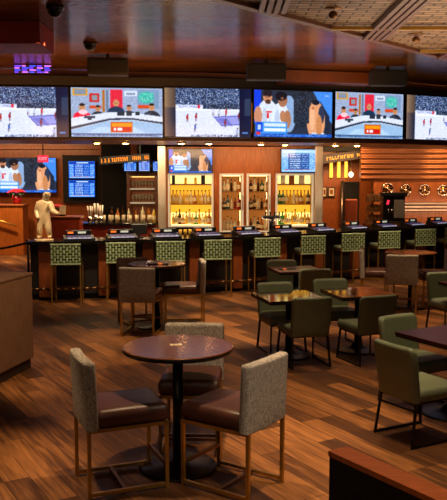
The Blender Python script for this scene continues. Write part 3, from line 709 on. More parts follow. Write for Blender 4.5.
# ------------------------------------------------------------------ counter stools (grey tweed back, brown leather seat, brass sled frame)
cs = {}
def mk_counter_stool():
    t = thing('counter_stool', '', 'stool')
    w, d = .50, .57
    sm = Matrix.Translation((0, .325, .552)) @ Matrix.Rotation(PI / 2, 4, 'X')
    finish('seat', B().pad(w - .01, d - .05, .125, .035, .03, .035, M2=sm, puff=.012), M['leather'], t)
    finish('backrest', B().pad(w + .01, .49, .085, .03, .015, .018, bend=.012, lean=-.04, M2=Matrix.Translation((0, -.235, .475))), M['tweed'], t)
    q = .025
    for sx in (-1, 1):
        X = sx * (w / 2 - .025)
        finish('leg', B().bar((X, -.25, 0), (X, -.25, .49), q), M['brass'], t)
        finish('leg', B().bar((X, .305, 0), (X, .305, .49), q), M['brass'], t)
        finish('floor_rail', B().bar((X, -.239, .03), (X, .294, .03), q), M['brass'], t)
    finish('foot_rail', B().bar((-w / 2 + .036, .305, .17), (w / 2 - .036, .305, .17), q), M['bronze'], t)
    finish('cross_bar', B().bar((-w / 2 + .036, 0, .03), (w / 2 - .036, 0, .03), q), M['bronze'], t)
    X = w / 2 - .025
    finish('seat_frame', B().bar((-X, -.24, .478), (-X, .305, .478), q).bar((X, -.24, .478), (X, .305, .478), q).bar((-X, .305, .478), (X, .305, .478), q), M['brass'], t)
    return t
for x, y, az, lb, gr in (
    (-.77, 5.33, 22, 'grey tweed counter stool at left of the nearest round table', 'stools at the nearest round table'),
    (.09, 5.29, 145, 'grey tweed counter stool at right of the nearest round table, its back towards us', 'stools at the nearest round table'),
    (-.26, 6.15, -93, 'grey tweed counter stool behind the nearest round table, facing us', 'stools at the nearest round table'),
    (-1.15, 10.55, 82, 'grey stool with its back to us at the round table by the left bar stools', 'stools at the far left round table'),
    (-.56, 11.2, 186, 'grey stool in side view right of the far left round table, facing left', 'stools at the far left round table'),
    (-1.27, 11.3, -60, 'grey stool mostly hidden behind the far left round table', 'stools at the far left round table'),
    (2.87, 12.22, 82, 'grey stool with its back to us at the far right round table', 'stools at the far right round table'),
    (2.62, 12.95, -12, 'grey stool left of the far right round table, facing right', 'stools at the far right round table'),
    (3.62, 12.75, 183, 'grey stool right of the far right round table, facing left', 'stools at the far right round table')):
    first_or_copy(cs, mk_counter_stool, (x, y, 0), fz(az), lb, gr)
pt = {}
def mk_pub_table():
    t = thing('pub_table', '', 'table')
    tp = finish('tabletop', B().lathe([(0, .94), (.40, .94), (.408, .94), (.41, .94), (.417, .935)], n=56).lathe([(.417, .935), (.42, .925), (.41, .905), (0, .905)], n=56, mi=1), [M['tabletop'], M['edge']], t)
    b = B()
    for k in range(4):
        a = k * PI / 2 + PI / 4; b.bar((.05 * math.cos(a), .05 * math.sin(a), .885), (.3 * math.cos(a), .3 * math.sin(a), .885), .03)
    finish('support', b, M['iron'], t)
    finish('pedestal', B().cyl((0, 0, .03), (0, 0, .89), .04, n=20), M['iron'], t)
    finish('base_plate', B().lathe([(0, 0), (.29, 0), (.30, .008), (.28, .02), (.1, .032), (.05, .05), (.04, .07)], n=40), M['iron'], t)
    return t
first_or_copy(pt, mk_pub_table, (-.345, 5.62, 0), 0, 'nearest round walnut pub table with a paper card on it', 'round pub tables')
first_or_copy(pt, mk_pub_table, (-.97, 10.98, 0), 0, 'round pub table far left, in front of the left bar stools', 'round pub tables')
first_or_copy(pt, mk_pub_table, (3.14, 12.65, 0), 0, 'round pub table far right, in front of the right bar stools', 'round pub tables')
tag(finish('paper_card', B().box((0, 0, .001), (.09, .055, .002)).box((0, .006, .0023), (.05, .015, .0006), mi=1), [M['paper'], M['wicker']], None, (-.36, 5.66, .9405), R(12)), 'small cream paper card lying on the nearest round table', 'card')
o = thing('table_sign', 'small dark drink menu with an orange edge on the far left round table', 'menu', (-.95, 10.9, .9405), R(10))
finish('cover', B().box((0, 0, .008), (.3, .12, .016), .003), M['black'], o)
finish('orange_strip', B().box((.03, -.062, .012), (.06, .006, .018)), M['orangedisp'], o)

# ------------------------------------------------------------------ green dining chairs and square tables
dc = {}
def mk_dining_chair():
    t = thing('dining_chair', '', 'chair')
    sm = Matrix.Translation((0, .26, .425)) @ Matrix.Rotation(PI / 2, 4, 'X')
    finish('seat', B().pad(.49, .50, .11, .07, .03, .035, M2=sm, puff=.008), M['green'], t)
    finish('backrest', B().pad(.50, .475, .075, .06, .02, .03, bend=.03, lean=-.16, M2=Matrix.Translation((0, -.23, .36)), taper=.012), M['green'], t)
    for sx in (-1, 1):
        finish('leg', B().bar((sx * .235, -.27, 0), (sx * .215, -.22, .375), .02), M['darkmetal'], t)
        finish('leg', B().bar((sx * .235, .25, 0), (sx * .215, .21, .375), .02), M['darkmetal'], t)
        finish('floor_rail', B().bar((sx * .235, -.26, .014), (sx * .235, .24, .014), .018), M['darkmetal'], t)
    finish('seat_frame', B().box((0, -.005, .365), (.44, .45, .02)), M['darkmetal'], t)
    return t
for x, y, az, lb, gr in (
    (.94, 8.85, 106, 'green dining chair with its back to us at the left shiny square table', 'green chairs at the left shiny table'),
    (.74, 9.52, -74, 'green dining chair pushed in on the far side of the left shiny square table', 'green chairs at the left shiny table'),
    (1.70, 8.98, 112, 'green dining chair with its back to us at the middle square table', 'green chairs at the middle table'),
    (1.50, 9.86, -76, 'green dining chair on the far side of the middle square table', 'green chairs at the middle table'),
    (1.33, 11.5, 98, 'green dining chair with its back to us at the farthest square table', 'green chairs at the farthest table'),
    (.98, 12.15, -85, 'green dining chair on the far side of the farthest square table', 'green chairs at the farthest table'),
    (1.66, 6.32, 28, 'nearest green dining chair, in profile at the dark table on the right', 'green chairs at the dark right table'),
    (1.88, 7.24, -58, 'green dining chair behind the nearest one, facing the dark right table', 'green chairs at the dark right table'),
    (3.2, 10.55, -76, 'green dining chair at the right photo edge, beyond the table corner', 'green chairs at the right edge')):
    first_or_copy(dc, mk_dining_chair, (x, y, 0), fz(az), lb, gr)
dtb = {}
def mk_dining_table(top):
    t = thing('dining_table', '', 'table')
    S = .37
    finish('tabletop', B().box((0, 0, .738), (2 * S, 2 * S, .024), .003).box((0, 0, .715), (2 * S - .01, 2 * S - .01, .022), mi=1, smooth=False), [M[top], M['edge']], t)
    finish('support', B().bar((-.24, 0, .69), (.24, 0, .69), .03).bar((0, -.24, .689), (0, .24, .689), .03), M['iron'], t)
    finish('pedestal', B().cyl((0, 0, .03), (0, 0, .69), .04, n=20), M['iron'], t)
    b = B().lathe([(0, 0), (.27, 0), (.275, .012), (.25, .02), (.24, .016), (.2, .03), (.19, .026), (.14, .045), (.09, .05), (.06, .09), (.04, .1)], n=40)
    finish('base_plate', b, M['iron'], t)
    return t
tabs = (('tablemirror', .80, 9.20, 16, 'left square table whose shiny top mirrors the lit cabinet'), ('tablemirror', 1.70, 9.5, 14, 'middle square table with copper-toned reflections, right of the shiny one'),
        ('tabledark', 1.14, 11.88, 12, 'farthest square table, half hidden behind green chairs'), ('tabledark', 2.12, 6.92, 30, 'dark square table cut off at the right, beside the nearest green chair'), ('tabledark', 3.42, 10.18, 12, 'dark square table corner at the right photo edge, beyond the others'))
for mt, x, y, rz, lb in tabs:
    st = dtb.setdefault(mt, {})
    first_or_copy(st, lambda: mk_dining_table(mt), (x, y, 0), R(rz), lb, 'square dining tables')
o = thing('table_menu', 'small menu with an orange edge on the farthest square table', 'menu', (1.0, 11.85, .7505), R(8))
finish('cover', B().box((0, 0, .006), (.26, .1, .012), .003), M['black'], o)
finish('orange_strip', B().box((-.05, -.052, .01), (.05, .006, .016)), M['orangedisp'], o)

# ------------------------------------------------------------------ foreground half walls
t = thing('service_stand', 'brown oak waist-high service stand at the left photo edge', 'stand', (-2.2, 8.65, 0), R(-13))
finish('cabinet_body', B().box((-.6, -1.1, .6), (1.2, 2.2, .96), .006), M['stand'], t)
finish('plinth', B().box((-.61, -1.1, .06), (1.16, 2.16, .12)), M['plinth'], t)
finish('top', B().box((-.6, -1.1, 1.095), (1.22, 2.22, .03), .006), M['stand'], t)
d = Vector((.55, -.835)); nn = Vector((.835, .55))
p0 = Vector((.475, 3.30)); 
def q2(a, b_): v = p0 + d * a + nn * b_; return (v.x, v.y)
t = thing('half_wall', 'dark low partition with an orange-brown wooden cap in the bottom right corner', 'partition')
finish('wall_panel', B().prism([q2(0, 0), q2(2.2, 0), q2(2.2, .1), q2(0, .1)], 0, .965), M['nearblack'], t)
finish('wooden_cap', B().prism([q2(-.004, -.004), q2(2.2, -.004), q2(2.2, .105), q2(-.004, .105)], .9655, .99), M['capwood'], t)

# ------------------------------------------------------------------ left end: statue, stanchions, podium, lounge wall
def skin_obj(name, chain_pts, edges, m, parent=None, loc=None, rz=0, sub=2):
    me = bpy.data.meshes.new(name); me.from_pydata([p[0] for p in chain_pts], edges, [])
    o = bpy.data.objects.new(name, me); C.objects.link(o)
    md = o.modifiers.new('skin', 'SKIN'); md.use_smooth_shade = True
    for i, p in enumerate(chain_pts):
        r = p[1]; me.skin_vertices[0].data[i].radius = (r, r) if not isinstance(r, tuple) else r
    me.skin_vertices[0].data[0].use_root = True
    s = o.modifiers.new('sub', 'SUBSURF'); s.levels = sub; s.render_levels = sub
    me.materials.append(m)
    if parent: o.parent = parent
    if loc is not None: o.location = loc
    o.rotation_euler = (0, 0, rz); return o
k_ = 13.35 / F
sx_ = at(43, 239, 13.35).x
def sp(px, py, y=0): return ((px - 43) * k_, y, (239 - py) * k_)
pts = [(sp(43.6, 218.5), .085), (sp(43.3, 211, -.01), (.085, .07)), (sp(44.5, 205, -.03), (.105, .075)), (sp(46.8, 200, -.05), .04), (sp(48, 196.3, -.07), (.058, .065)), (sp(48.5, 193, -.075), (.058, .066)), (sp(48.6, 191.2, -.07), .035),
       (sp(38.6, 203.8, -.02), .052), (sp(36.3, 210.5, .0), .04), (sp(38.2, 216.5, -.08), .032), (sp(39.6, 218.3, -.11), .026),
       (sp(51.2, 203.5, -.05), .052), (sp(53.6, 210, -.09), .042), (sp(58, 212.2, -.15), .034), (sp(60.6, 212.8, -.18), .028),
       (sp(41, 221.5), .068), (sp(39.6, 229, -.04), .05), (sp(38.6, 236.2, .01), .034), (sp(38.3, 237.4, -.08), .026),
       (sp(46.8, 221.5), .068), (sp(48.3, 229, -.05), .05), (sp(49.2, 236.2, 0), .034), (sp(49.6, 237.4, -.09), .026),
       (sp(48.4, 194.6, -.15), .014)]
ed = [(0, 1), (1, 2), (2, 3), (3, 4), (4, 5), (5, 6), (2, 7), (7, 8), (8, 9), (9, 10), (2, 11), (11, 12), (12, 13), (13, 14), (0, 15), (15, 16), (16, 17), (17, 18), (0, 19), (19, 20), (20, 21), (21, 22), (4, 23)]
st = thing('statue', 'ivory statue of a leaning athlete standing on the left end of the bar', 'statue', (sx_, 13.42, 1.071))
pts = [(p, tuple(x * 1.22 for x in r) if isinstance(r, tuple) else r * 1.22) for p, r in pts]
body = skin_obj('figure', pts, ed, M['statue'], st, (0, 0, .018))
finish('base', B().lathe([(0, 0), (.17, 0), (.17, .012), (.16, .018), (0, .018)], n=28), M['statue'], st)
# stanchions and rope
sc0 = {}
def mk_stan():
    t = thing('stanchion', '', 'rope post')
    finish('post', B().cyl((0, 0, .03), (0, 0, .95), .024, n=14), M['darkmetal'], t)
    finish('top_cap', B().lathe([(0, 1.01), (.03, .995), (.04, .97), (.03, .95), (0, .95)], n=16), M['bronze'], t)
    finish('base_plate', B().lathe([(0, 0), (.16, 0), (.165, .015), (.12, .035), (.03, .05), (0, .05)], n=28), M['bronze'], t); return t
for i, (x, y) in enumerate(((-3.72, 14.4), (-3.66, 15.1))):
    first_or_copy(sc0, mk_stan, (x, y, 0), 0, ['dark rope post at the left end of the bar, front of two', 'dark rope post at the left end of the bar, rear of two'][i], 'rope posts at the bar end')
b = B(); pr = None
for i in range(13):
    u = i / 12; v = Vector((-3.75 - u * 1.8, 14.4 + .1 * u, .93 - .14 * math.sin(PI * u)))
    if pr is not None: b.cyl(pr, v, .022, n=8)
    pr = v
tag(finish('barrier_rope', b, M['rope']), 'black barrier rope running left from the bar end post', 'rope')
sc0b = dup(sc0['o'], (-5.62, 14.5, 0), 0, 'dark rope post holding the far end of the barrier rope', 'rope posts at the bar end')
# podium with flowers
x = at(9, 220, 21.4).x
t = thing('host_podium', 'orange-brown wooden podium in front of the left lounge television', 'podium', (x, 21.3, 0))
finish('body', B().box((0, 0, .68), (1.0, .6, 1.36), .01), M['wood2'], t)
finish('top', B().box((0, 0, 1.39), (1.06, .66, .05), .01), M['wood'], t)
finish('handrail', B().cyl((-.5, -.4, 1.1), (.35, -.4, .82), .022, n=10), M['brass'], t)
def flowers(loc, lb, s=1):
    t = thing('potted_flower', lb, 'flowers', loc, 0, 'red potted flowers')
    finish('pot', B().lathe([(0, 0), (.085 * s, 0), (.12 * s, .2 * s), (.1 * s, .2 * s), (.08 * s, .03), (0, .03)], n=14), M['redpot'], t)
    b = B()
    for i in range(26):
        a = i * 2.4; r = .19 * s * math.sqrt(i / 26); z = .27 * s + .08 * s * (1 - i / 26)
        c = Vector((r * math.cos(a), r * math.sin(a), z))
        for k in range(5):
            aa = k * 1.257 + i; e = c + Vector((math.cos(aa), math.sin(aa), .25)) * .055 * s
            b.cyl(c, e, .018 * s, .004, n=6)
    finish('blossoms', b, M['redflower'], t)
    b = B()
    for i in range(12):
        a = i * .9; b.cyl((0, 0, .16 * s), (.17 * s * math.cos(a), .17 * s * math.sin(a), .24 * s), .012, .03 * s, n=6)
    finish('leaves', b, M['leaf'], t)
flowers((at(17, 200, 21.2).x, 21.2, 1.416), 'red potted flowers on the wooden podium at far left', 1.15)
flowers((at(58.5, 205, 15.35).x - .03, 15.38, 1.401), 'red potted flowers behind the statue, beside the white tablet', .62)
# lounge television and odds screens
tv_px('large wall television at far left behind the bar, showing basketball players', PP, -8, 56, 158, 192.5, 21.9, 0, None, depth=.06, arm=False)
x0, x1 = at(62.5, 180, 21.9).x, at(100, 180, 21.9).x
zT, zB = at(80, 155, 21.9).z, at(80, 203, 21.9).z
tag(finish('display_board', B().box(((x0 + x1) / 2, 21.99, (zT + zB) / 2), (x1 - x0, .1, zT - zB), .01).box(((x0 + x1) / 2, 21.935, zT - .03), (x1 - x0, .02, .05)), M['matteblack']), 'black wall panel holding two stacked blue odds screens', 'panel')
tv_px('upper of two stacked blue odds screens on the black panel', PO, 68.8, 94.8, 161.3, 178.3, 21.85, 0, 'stacked odds screens', depth=.05, arm=False)
tv_px('lower of two stacked blue odds screens on the black panel', PO, 68.8, 94.8, 180.2, 197, 21.85, 0, 'stacked odds screens', depth=.05, arm=False)
struct('wall_partition', B().box((at(116, 190, 20.5).x, 20.6, 1.7), (at(129, 190, 20.5).x - at(101, 190, 20.5).x, .3, 3.4)), M['matteblack'])
struct('trim_5', B().box((-5.2, 21.98, 3.0), (5.2, .06, .1), .01), M['wood2'])
# hanging exit signs
def exit_sign(px, yT, yB, Y, lb, up):
    a = at(px, (yT + yB) / 2, Y); hgt = at(px, yT, Y).z - at(px, yB, Y).z
    t = thing('exit_sign', lb, 'sign', a, 0, 'red exit signs')
    finish('sign_box', B().box((0, 0, 0), (hgt * 1.5, .06, hgt), .01), M['exit'], t)
    cu = bpy.data.curves.new('letters', 'FONT'); cu.body = 'EXIT'; cu.size = hgt * .62; cu.align_x = 'CENTER'; cu.align_y = 'CENTER'; cu.extrude = .002
    cu.materials.append(M['exitletter'])
    tmp = bpy.data.objects.new('tmp', cu); C.objects.link(tmp); bpy.context.view_layer.update(); me = bpy.data.meshes.new_from_object(tmp.evaluated_get(bpy.context.evaluated_depsgraph_get())); bpy.data.objects.remove(tmp)
    o = bpy.data.objects.new('lettering', me); C.objects.link(o); o.parent = t; o.location = (0, -.034, 0); o.rotation_euler = (PI / 2, 0, 0)
    finish('rod', B().cyl((0, 0, hgt / 2), (0, 0, up), .012, n=8), M['black'], t)
exit_sign(43, 155.3, 162.3, 17.5, 'red exit sign hanging on a rod before the left lounge television', 1.35)
exit_sign(381.5, 138.5, 142.5, 17.6, 'red exit sign peeking out under the right studio desk television', .9)
# LED ticker and angled screens
a, c = at(99, 161, 18.6), at(150, 157, 18.6)
t = thing('led_ticker', 'long black ticker with running amber letters, left of the steel column', 'display', ((a.x + c.x) / 2, 18.6, (a.z + c.z) / 2)); t.rotation_euler = (0, -math.atan2(c.z - a.z, c.x - a.x), 0)
Lk = (c - a).length
finish('casing', B().box((0, .04, 0), (Lk, .08, .19), .006), M['black'], t)
b = B(); r_ = random.Random(3)
xx = -Lk / 2 + .05
while xx < Lk / 2 - .06:
    w = r_.choice([.02, .03, .03, .04])
    if r_.random() < .84:
        b.box((xx + w / 2, -.003, .0), (w * .5, .006, .09)); b.box((xx + w / 2, -.003, r_.choice([-.035, 0, .035])), (w * .95, .006, .02))
    xx += w + .012
finish('amber_lettering', b, M['amberled'], t)
finish('ceiling_rod', B().cyl((-.3, .04, .09), (-.3, .04, 1.4), .015, n=8).cyl((.35, .04, .09), (.35, .04, 1.2), .015, n=8), M['black'], t)
for px, l, r, yT, yB, lb, yw in ((130, 123.5, 137, 162, 171, 'small blue odds screen below the ticker, left of three', -.35), (143.5, 139, 149.5, 161, 171, 'small blue odds screen below the ticker, middle of three', .1), (156, 153, 159, 161.5, 171, 'small blue odds screen below the ticker, right of three, partly behind the column', .25)):
    tv_px(lb, PO, l, r, yT, yB, 18.9, yw, 'small odds screens below the ticker', depth=.05, arm=False, w=(r - l) / F * 18.9)
# hanging frame carrying them
tag(finish('screen_mount', B().bar((at(122, 166, 19.02).x, 19.03, at(140, 166, 19).z), (at(160, 166, 19).x, 19.03, at(140, 166, 19).z), .05).bar((at(140, 166, 19).x, 19.03, at(140, 166, 19).z), (at(140, 166, 19).x, 19.03, 4.1), .05), M['black']), 'black ceiling mount behind the three small odds screens', 'mount')
# glass shelf unit left of the column
x0, x1 = at(127, 190, 19.6).x, at(158, 190, 19.6).x
zt = at(140, 172, 19.6).z
t = thing('glass_shelf_unit', 'wooden shelf unit with glassware, left of the left steel column', 'shelf', ((x0 + x1) / 2, 19.6, 0)); W = x1 - x0
b = B().box((-W / 2 + .04, .1, zt / 2), (.08, .36, zt)).box((W / 2 - .04, .1, zt / 2), (.08, .36, zt)).box((0, .1, zt - .05), (W - .16, .36, .1)).box((0, .29, zt / 2), (W, .02, zt))
finish('carcass', b, M['wood'], t)
zsh = [at(140, v, 19.6).z for v in (203, 189)]
for z in zsh: finish('shelf', B().box((0, .09, z), (W - .16, .32, .03)), M['glowtrim'], t)
finish('shelf_light', B().box((0, .2, zt - .125), (W - .2, .04, .02)), M['shelfglow'], t)
g0 = None
for j, z in enumerate(zsh):
    for i in range(7):
        if g0 is None: o = g0 = finish('wine_glass', B().lathe([(0, 0), (.035, 0), (.006, .01), (.005, .08), (.03, .11), (.036, .16), (.03, .2), (.027, .2), (.033, .16), (.027, .112), (0, .09)], n=12), M['glass_clear'])
        else: o = g0.copy(); C.objects.link(o)
        o.location = ((x0 + x1) / 2 - W / 2 + .15 + i * (W - .3) / 6, 19.64, z + .016); tag(o, f'wine glass, {ordi(i)} on the {["lower", "upper"][j]} shelf of the wooden shelf unit', 'glass', 'wine glasses in the shelf unit')
# ------------------------------------------------------------------ right background
def wallbox(l, r, yT, yB, Y, d): 
    a, c = at(l, yT, Y), at(r, yB, Y); return B().box(((a.x + c.x) / 2, Y + d / 2, (a.z + c.z) / 2), (c.x - a.x, d, a.z - c.z))
struct('door_1', wallbox(342.5, 358, 182, 251, 21.42, .07), M['matteblack'])
tag(finish('door_post', B().cyl((at(342, 200, 21.2).x, 21.2, 0), (at(342, 200, 21.2).x, 21.2, at(342, 181, 21.2).z), .05, n=12), M['chromed']), 'slim metal pole at the left edge of the dark doorway', 'pole')
a, c = at(345, 199, 19.4), at(357.5, 199, 19.4)
t = thing('booth_seat', 'orange booth seat in front of the dark doorway', 'booth', ((a.x + c.x) / 2, 19.4, 0))
finish('backrest', B().pad(c.x - a.x, a.z - .4, .14, .05, .02, .04, M2=Matrix.Translation((0, 0, .4))), M['orange'], t)
finish('seat', B().box((0, .3, .3), (c.x - a.x, .5, .24), .04), M['orange'], t); finish('plinth', B().box((0, .2, .09), (c.x - a.x - .06, .5, .18)), M['plinth'], t)
for i, (l, r, yT, yB) in enumerate(((322.5, 326.5, 187, 197), (328.5, 334.5, 187.5, 196.5))):
    a, c = at(l, yT, 21.44), at(r, yB, 21.44); w, hh = c.x - a.x, a.z - c.z
    t = thing('wall_picture', ['small framed picture left of two, beside the right steel column', 'small framed picture right of two, left of the dark doorway'][i], 'picture', ((a.x + c.x) / 2, 21.44, (a.z + c.z) / 2), 0, 'framed pictures in the passage')
    finish('frame', B().box((0, 0, hh / 2), (w, .04, .03)).box((0, 0, -hh / 2), (w, .04, .03)).box((-w / 2, 0, 0), (.03, .04, hh)).box((w / 2, 0, 0), (.03, .04, hh)), M['frame'], t)
    finish('print', B().box((0, .01, 0), (w - .02, .02, hh - .02)).box((0, -.002, 0), (w * .45, .006, hh * .5), mi=1), [M['paper'], M['wood']], t)
for i, px in enumerate((331.3, 339, 346.2)):
    a, c = at(px - 1.3, 161.5, 21.4), at(px + 1.3, 177.5, 21.4)
    t = thing('light_sconce', ['amber upright wall light, left of three in the passage', 'amber upright wall light, middle of three in the passage', 'amber upright wall light, right of three in the passage'][i], 'wall light', ((a.x + c.x) / 2, 21.42, (a.z + c.z) / 2), 0, 'amber wall lights in the passage')
    finish('tube', B().box((0, 0, 0), (c.x - a.x, .05, a.z - c.z), .012), M['amberbar'], t); finish('back_plate', B().box((0, .04, 0), (c.x - a.x + .03, .03, a.z - c.z + .04)), M['brass'], t)
a = at(351, 174.5, 20.9)
t = thing('pendant_globe', 'small white globe lamp right of the three amber wall lights', 'lamp', a)
finish('globe', B().lathe([(0, -.075), (.04, -.06), (.065, 0), (.05, .05), (0, .075)], n=16), M['globe'], t); finish('rod', B().cyl((0, 0, .07), (0, 0, .62), .01, n=8), M['brass'], t)
a, c = at(322.5, 159.5, 20.6), at(361, 154.5, 20.6)
t = thing('gold_letter_sign', 'dark sign band with gold letters in the passage right of the steel column', 'sign', ((a.x + c.x) / 2, 20.6, (a.z + c.z) / 2)); t.rotation_euler = (0, -math.atan2(c.z - a.z, c.x - a.x), 0)
Lk = (c - a).length
finish('sign_band', B().box((0, .04, 0), (Lk, .08, .24), .01), M['nearblack'], t)
b = B(); r_ = random.Random(11); xx = -Lk / 2 + .03
while xx < Lk / 2 - .05:
    w = r_.choice([.05, .06, .08]); k = r_.random()
    if k < .8:
        b.box((xx + w * .2, -.004, 0), (w * .25, .01, .09)); b.box((xx + w * .5, -.004, r_.choice([-.033, 0, .033])), (w * .8, .01, .025))
        if k < .4: b.box((xx + w * .8, -.004, 0), (w * .2, .01, .09))
    xx += w + .02
finish('gold_lettering', b, M['ambersign'], t)
struct('trim_6', wallbox(318, 362, 140, 151, 20.7, .5), M['matteblack'])
# chrome wheels on the copper side wall
wh = {}
def mk_wheel():
    t = thing('chrome_wheel', '', 'wall ornament'); r = .15
    ry = Matrix.Rotation(PI / 2, 4, 'X')
    b = B(); b.M = ry; b.lathe([(r * .8, 0), (r * .84, .03), (r * .95, .035), (r, .015), (r, 0)], n=30); finish('rim', b, M['chrome'], t)
    b = B(); b.M = ry; b.lathe([(0, .045), (r * .2, .04), (r * .28, .01), (r * .3, 0)], n=20); finish('hub', b, M['chrome'], t)
    b = B(); b.M = ry; b.lathe([(0, .004), (r * .8, .004), (r * .8, 0)], n=24); finish('back_disc', b, M['copper2'], t)
    for i in range(6):
        a = i * PI / 3; b = B(); b.M = ry
        b.bar((r * .2 * math.cos(a), r * .2 * math.sin(a), .02), (r * .85 * math.cos(a), r * .85 * math.sin(a), .02), .028, .02); finish('spoke', b, M['chrome'], t)
    return t
for i, (px, py) in enumerate(((387.5, 188.5), (405.5, 190), (424.5, 190), (443, 190.5))):
    a = at(px, py, 20.03)
    first_or_copy(wh, mk_wheel, a, 0, ['round chrome wheel ornament half behind the coffee machine, leftmost of four', 'round chrome wheel ornament on the wood wall, second from left', 'round chrome wheel ornament on the wood wall, third from left', 'round chrome wheel ornament on the wood wall, rightmost'][i], 'chrome wheels on the wall')
# right service counter with coffee machine and snack rack
s0, s1 = at(364, 225, 18.4).x, at(411, 225, 18.4).x
t = thing('side_counter', 'brown side counter behind the right half of the bar', 'counter', ((s0 + s1) / 2, 18.4, 0))
finish('worktop', B().box((0, 0, 1.035), (s1 - s0, .7, .05), .008), M['wood'], t); finish('body', B().box((0, .02, .505), (s1 - s0 - .06, .62, 1.01)), M['wallbrown'], t)
a, c = at(382.5, 194, 18.3), at(405, 194, 18.3); W = c.x - a.x
t = thing('coffee_machine', 'black and steel coffee machine on the brown side counter', 'coffee machine', ((a.x + c.x) / 2, 18.35, 1.061)); hh = a.z - 1.061
finish('body', B().box((0, .05, hh / 2), (W * .96, .36, hh - .04), .012), M['black'], t)
finish('steel_panel', B().box((W * .22, -.145, hh * .5), (W * .46, .03, hh * .62), .008), M['steel'], t)
finish('top_tray', B().box((0, .03, hh - .01), (W * 1.06, .46, .08), .015), M['matteblack'], t)
finish('drip_tray', B().box((0, -.2, .03), (W * .8, .14, .05), .008), M['chromed'], t)
finish('spout', B().cyl((-W * .25, -.16, hh * .5), (-W * .25, -.16, hh * .38), .02, n=10).cyl((-W * .12, -.16, hh * .5), (-W * .12, -.16, hh * .38), .02, n=10), M['chrome'], t)
finish('red_badge', B().box((-W * .28, -.136, hh * .72), (.06, .012, .11), .004, rot=Matrix.Rotation(.25, 4, 'Y')), M['exit'], t)
a, c = at(366.5, 191, 18.35), at(381, 191, 18.35); W = c.x - a.x; hh = a.z - 1.061
t = thing('snack_rack', 'wicker rack full of brown snack bags, left of the coffee machine', 'rack', ((a.x + c.x) / 2, 18.35, 1.061)); rx = (a.x + c.x) / 2
finish('pole', B().cyl((0, .1, 0), (0, .1, hh), .02, n=10), M['darkmetal'], t); finish('base', B().box((0, 0, .012), (W, .3, .024), .006), M['wicker'], t)
for j in range(3):
    z = .03 + j * hh / 3.2
    b = B()
    for k in range(3): b.box((0, -.13, z + .02 + k * .03), (W, .012, .012), .003); b.box((-W / 2, -.02, z + .02 + k * .03), (.012, .22, .012), .003); b.box((W / 2, -.02, z + .02 + k * .03), (.012, .22, .012), .003)
    b.box((0, -.02, z + .005), (W, .24, .012)); finish('basket', b, M['wicker'], t)
sb = None
for j in range(3):
    for i in range(4):
        if sb is None: o = sb = finish('snack_bag', B().pad(.085, .17, .05, .012, .012, .012, puff=.012), M['wicker'])
        else: o = sb.copy(); C.objects.link(o)
        o.location = (rx - W / 2 + .05 + i * (W - .1) / 3, 18.32, 1.061 + .03 + j * hh / 3.2 + .0125); tag(o, f'brown snack bag, {ordi(i)} in the {["bottom", "middle", "top"][j]} basket of the wicker rack', 'snack bag', 'snack bags in the wicker rack')

# ------------------------------------------------------------------ ceiling pieces
struct('trim_7', B().box((-5.33, 10.05, 3.98), (6.1, .8, .27)), M['redbeam'])
sk = {}
def mk_speaker():
    t = thing('ceiling_speaker', '', 'speaker')
    finish('cabinet', B().box((0, 0, 0), (.64, .26, .27), .02), M['matteblack'], t)
    finish('grille', B().box((0, -.135, 0), (.56, .012, .2), .004), M['matteblack'], t)
    finish('bracket', B().bar((0, .02, .13), (0, .02, .20), .05), M['darkmetal'], t); return t
for px, py, Y, lb in ((108, 65, 12.3, 'black speaker box hanging over the second television from the left'), (266, 69.5, 12.9, 'black speaker box hanging over the players close-up television'), (388, 73, 13.7, 'black speaker box hanging over the right studio desk television')):
    a = at(px, py, Y); first_or_copy(sk, mk_speaker, (a.x, Y, min(a.z, 3.925)), R(6), lb, 'ceiling speakers')
dm = {}
def mk_dome():
    t = thing('dome_camera', '', 'camera')
    finish('mount', B().lathe([(0, 0), (.1, 0), (.1, -.035), (0, -.035)], n=20), M['black'], t); finish('dome', B().lathe([(.085, -.035), (.08, -.07), (.05, -.11), (0, -.125)], n=20), M['iron'], t); return t
for px, py, lb in ((90, 44, 'black dome camera on the ceiling above the left speaker box'), (55, 8, 'black dome camera on the ceiling at the top left')):
    el = math.atan((250 - py) / F) - PITCH; Y = (4.1 - H) / math.tan(el); a = at(px, py, Y)
    first_or_copy(dm, mk_dome, (a.x, Y, 4.119), 0, lb, 'dome cameras')
struct('trim_8', B().box((1.9, 14.35, 4.0), (1.75, .5, .2), rz=R(14)), M['fascia'])
# woven coffered panels
poly = [(-1.5, 6.16), (3.45, 11.85), (6.5, 15.36), (10.9, 15.36), (10.9, 3), (-1.5, 3)]
struct('ceiling.001', B().prism(poly, 4.0, 4.115), M['weave'])
def ey(x): return 6.16 + (x + 1.5) * 1.149
b_n = 9
for x in (.52, 1.92, 3.32, 4.72, 6.12):
    b = B(); y1 = min(ey(x - .12), 15.3)
    for k in range(4): b.box((x - .12 + k * .08, (3 + y1) / 2, 3.965), (.06, y1 - 3, .07), .012)
    struct(f'trim_{b_n}', b, M['soffit']); b_n += 1
for yv in (7.6, 9.25, 10.95, 12.6):
    xe = (yv - 6.16) / 1.149 - 1.5
    struct(f'trim_{b_n}', B().box(((xe + .1 + 10.8) / 2, yv, 3.955), (10.7 - xe, .05, .04)), M['brass']); b_n += 1
b = B(); dv = Vector((1, 1.149)).normalized()
a0, a1 = Vector((-1.5, 6.16)), Vector((6.5, 15.35)); mid = (a0 + a1) / 2
struct(f'trim_{b_n}', B().box((mid.x, mid.y, 3.985), ((a1 - a0).length, .1, .06), rz=math.atan2(dv.y, dv.x)), M['soffit'])
cd = {}
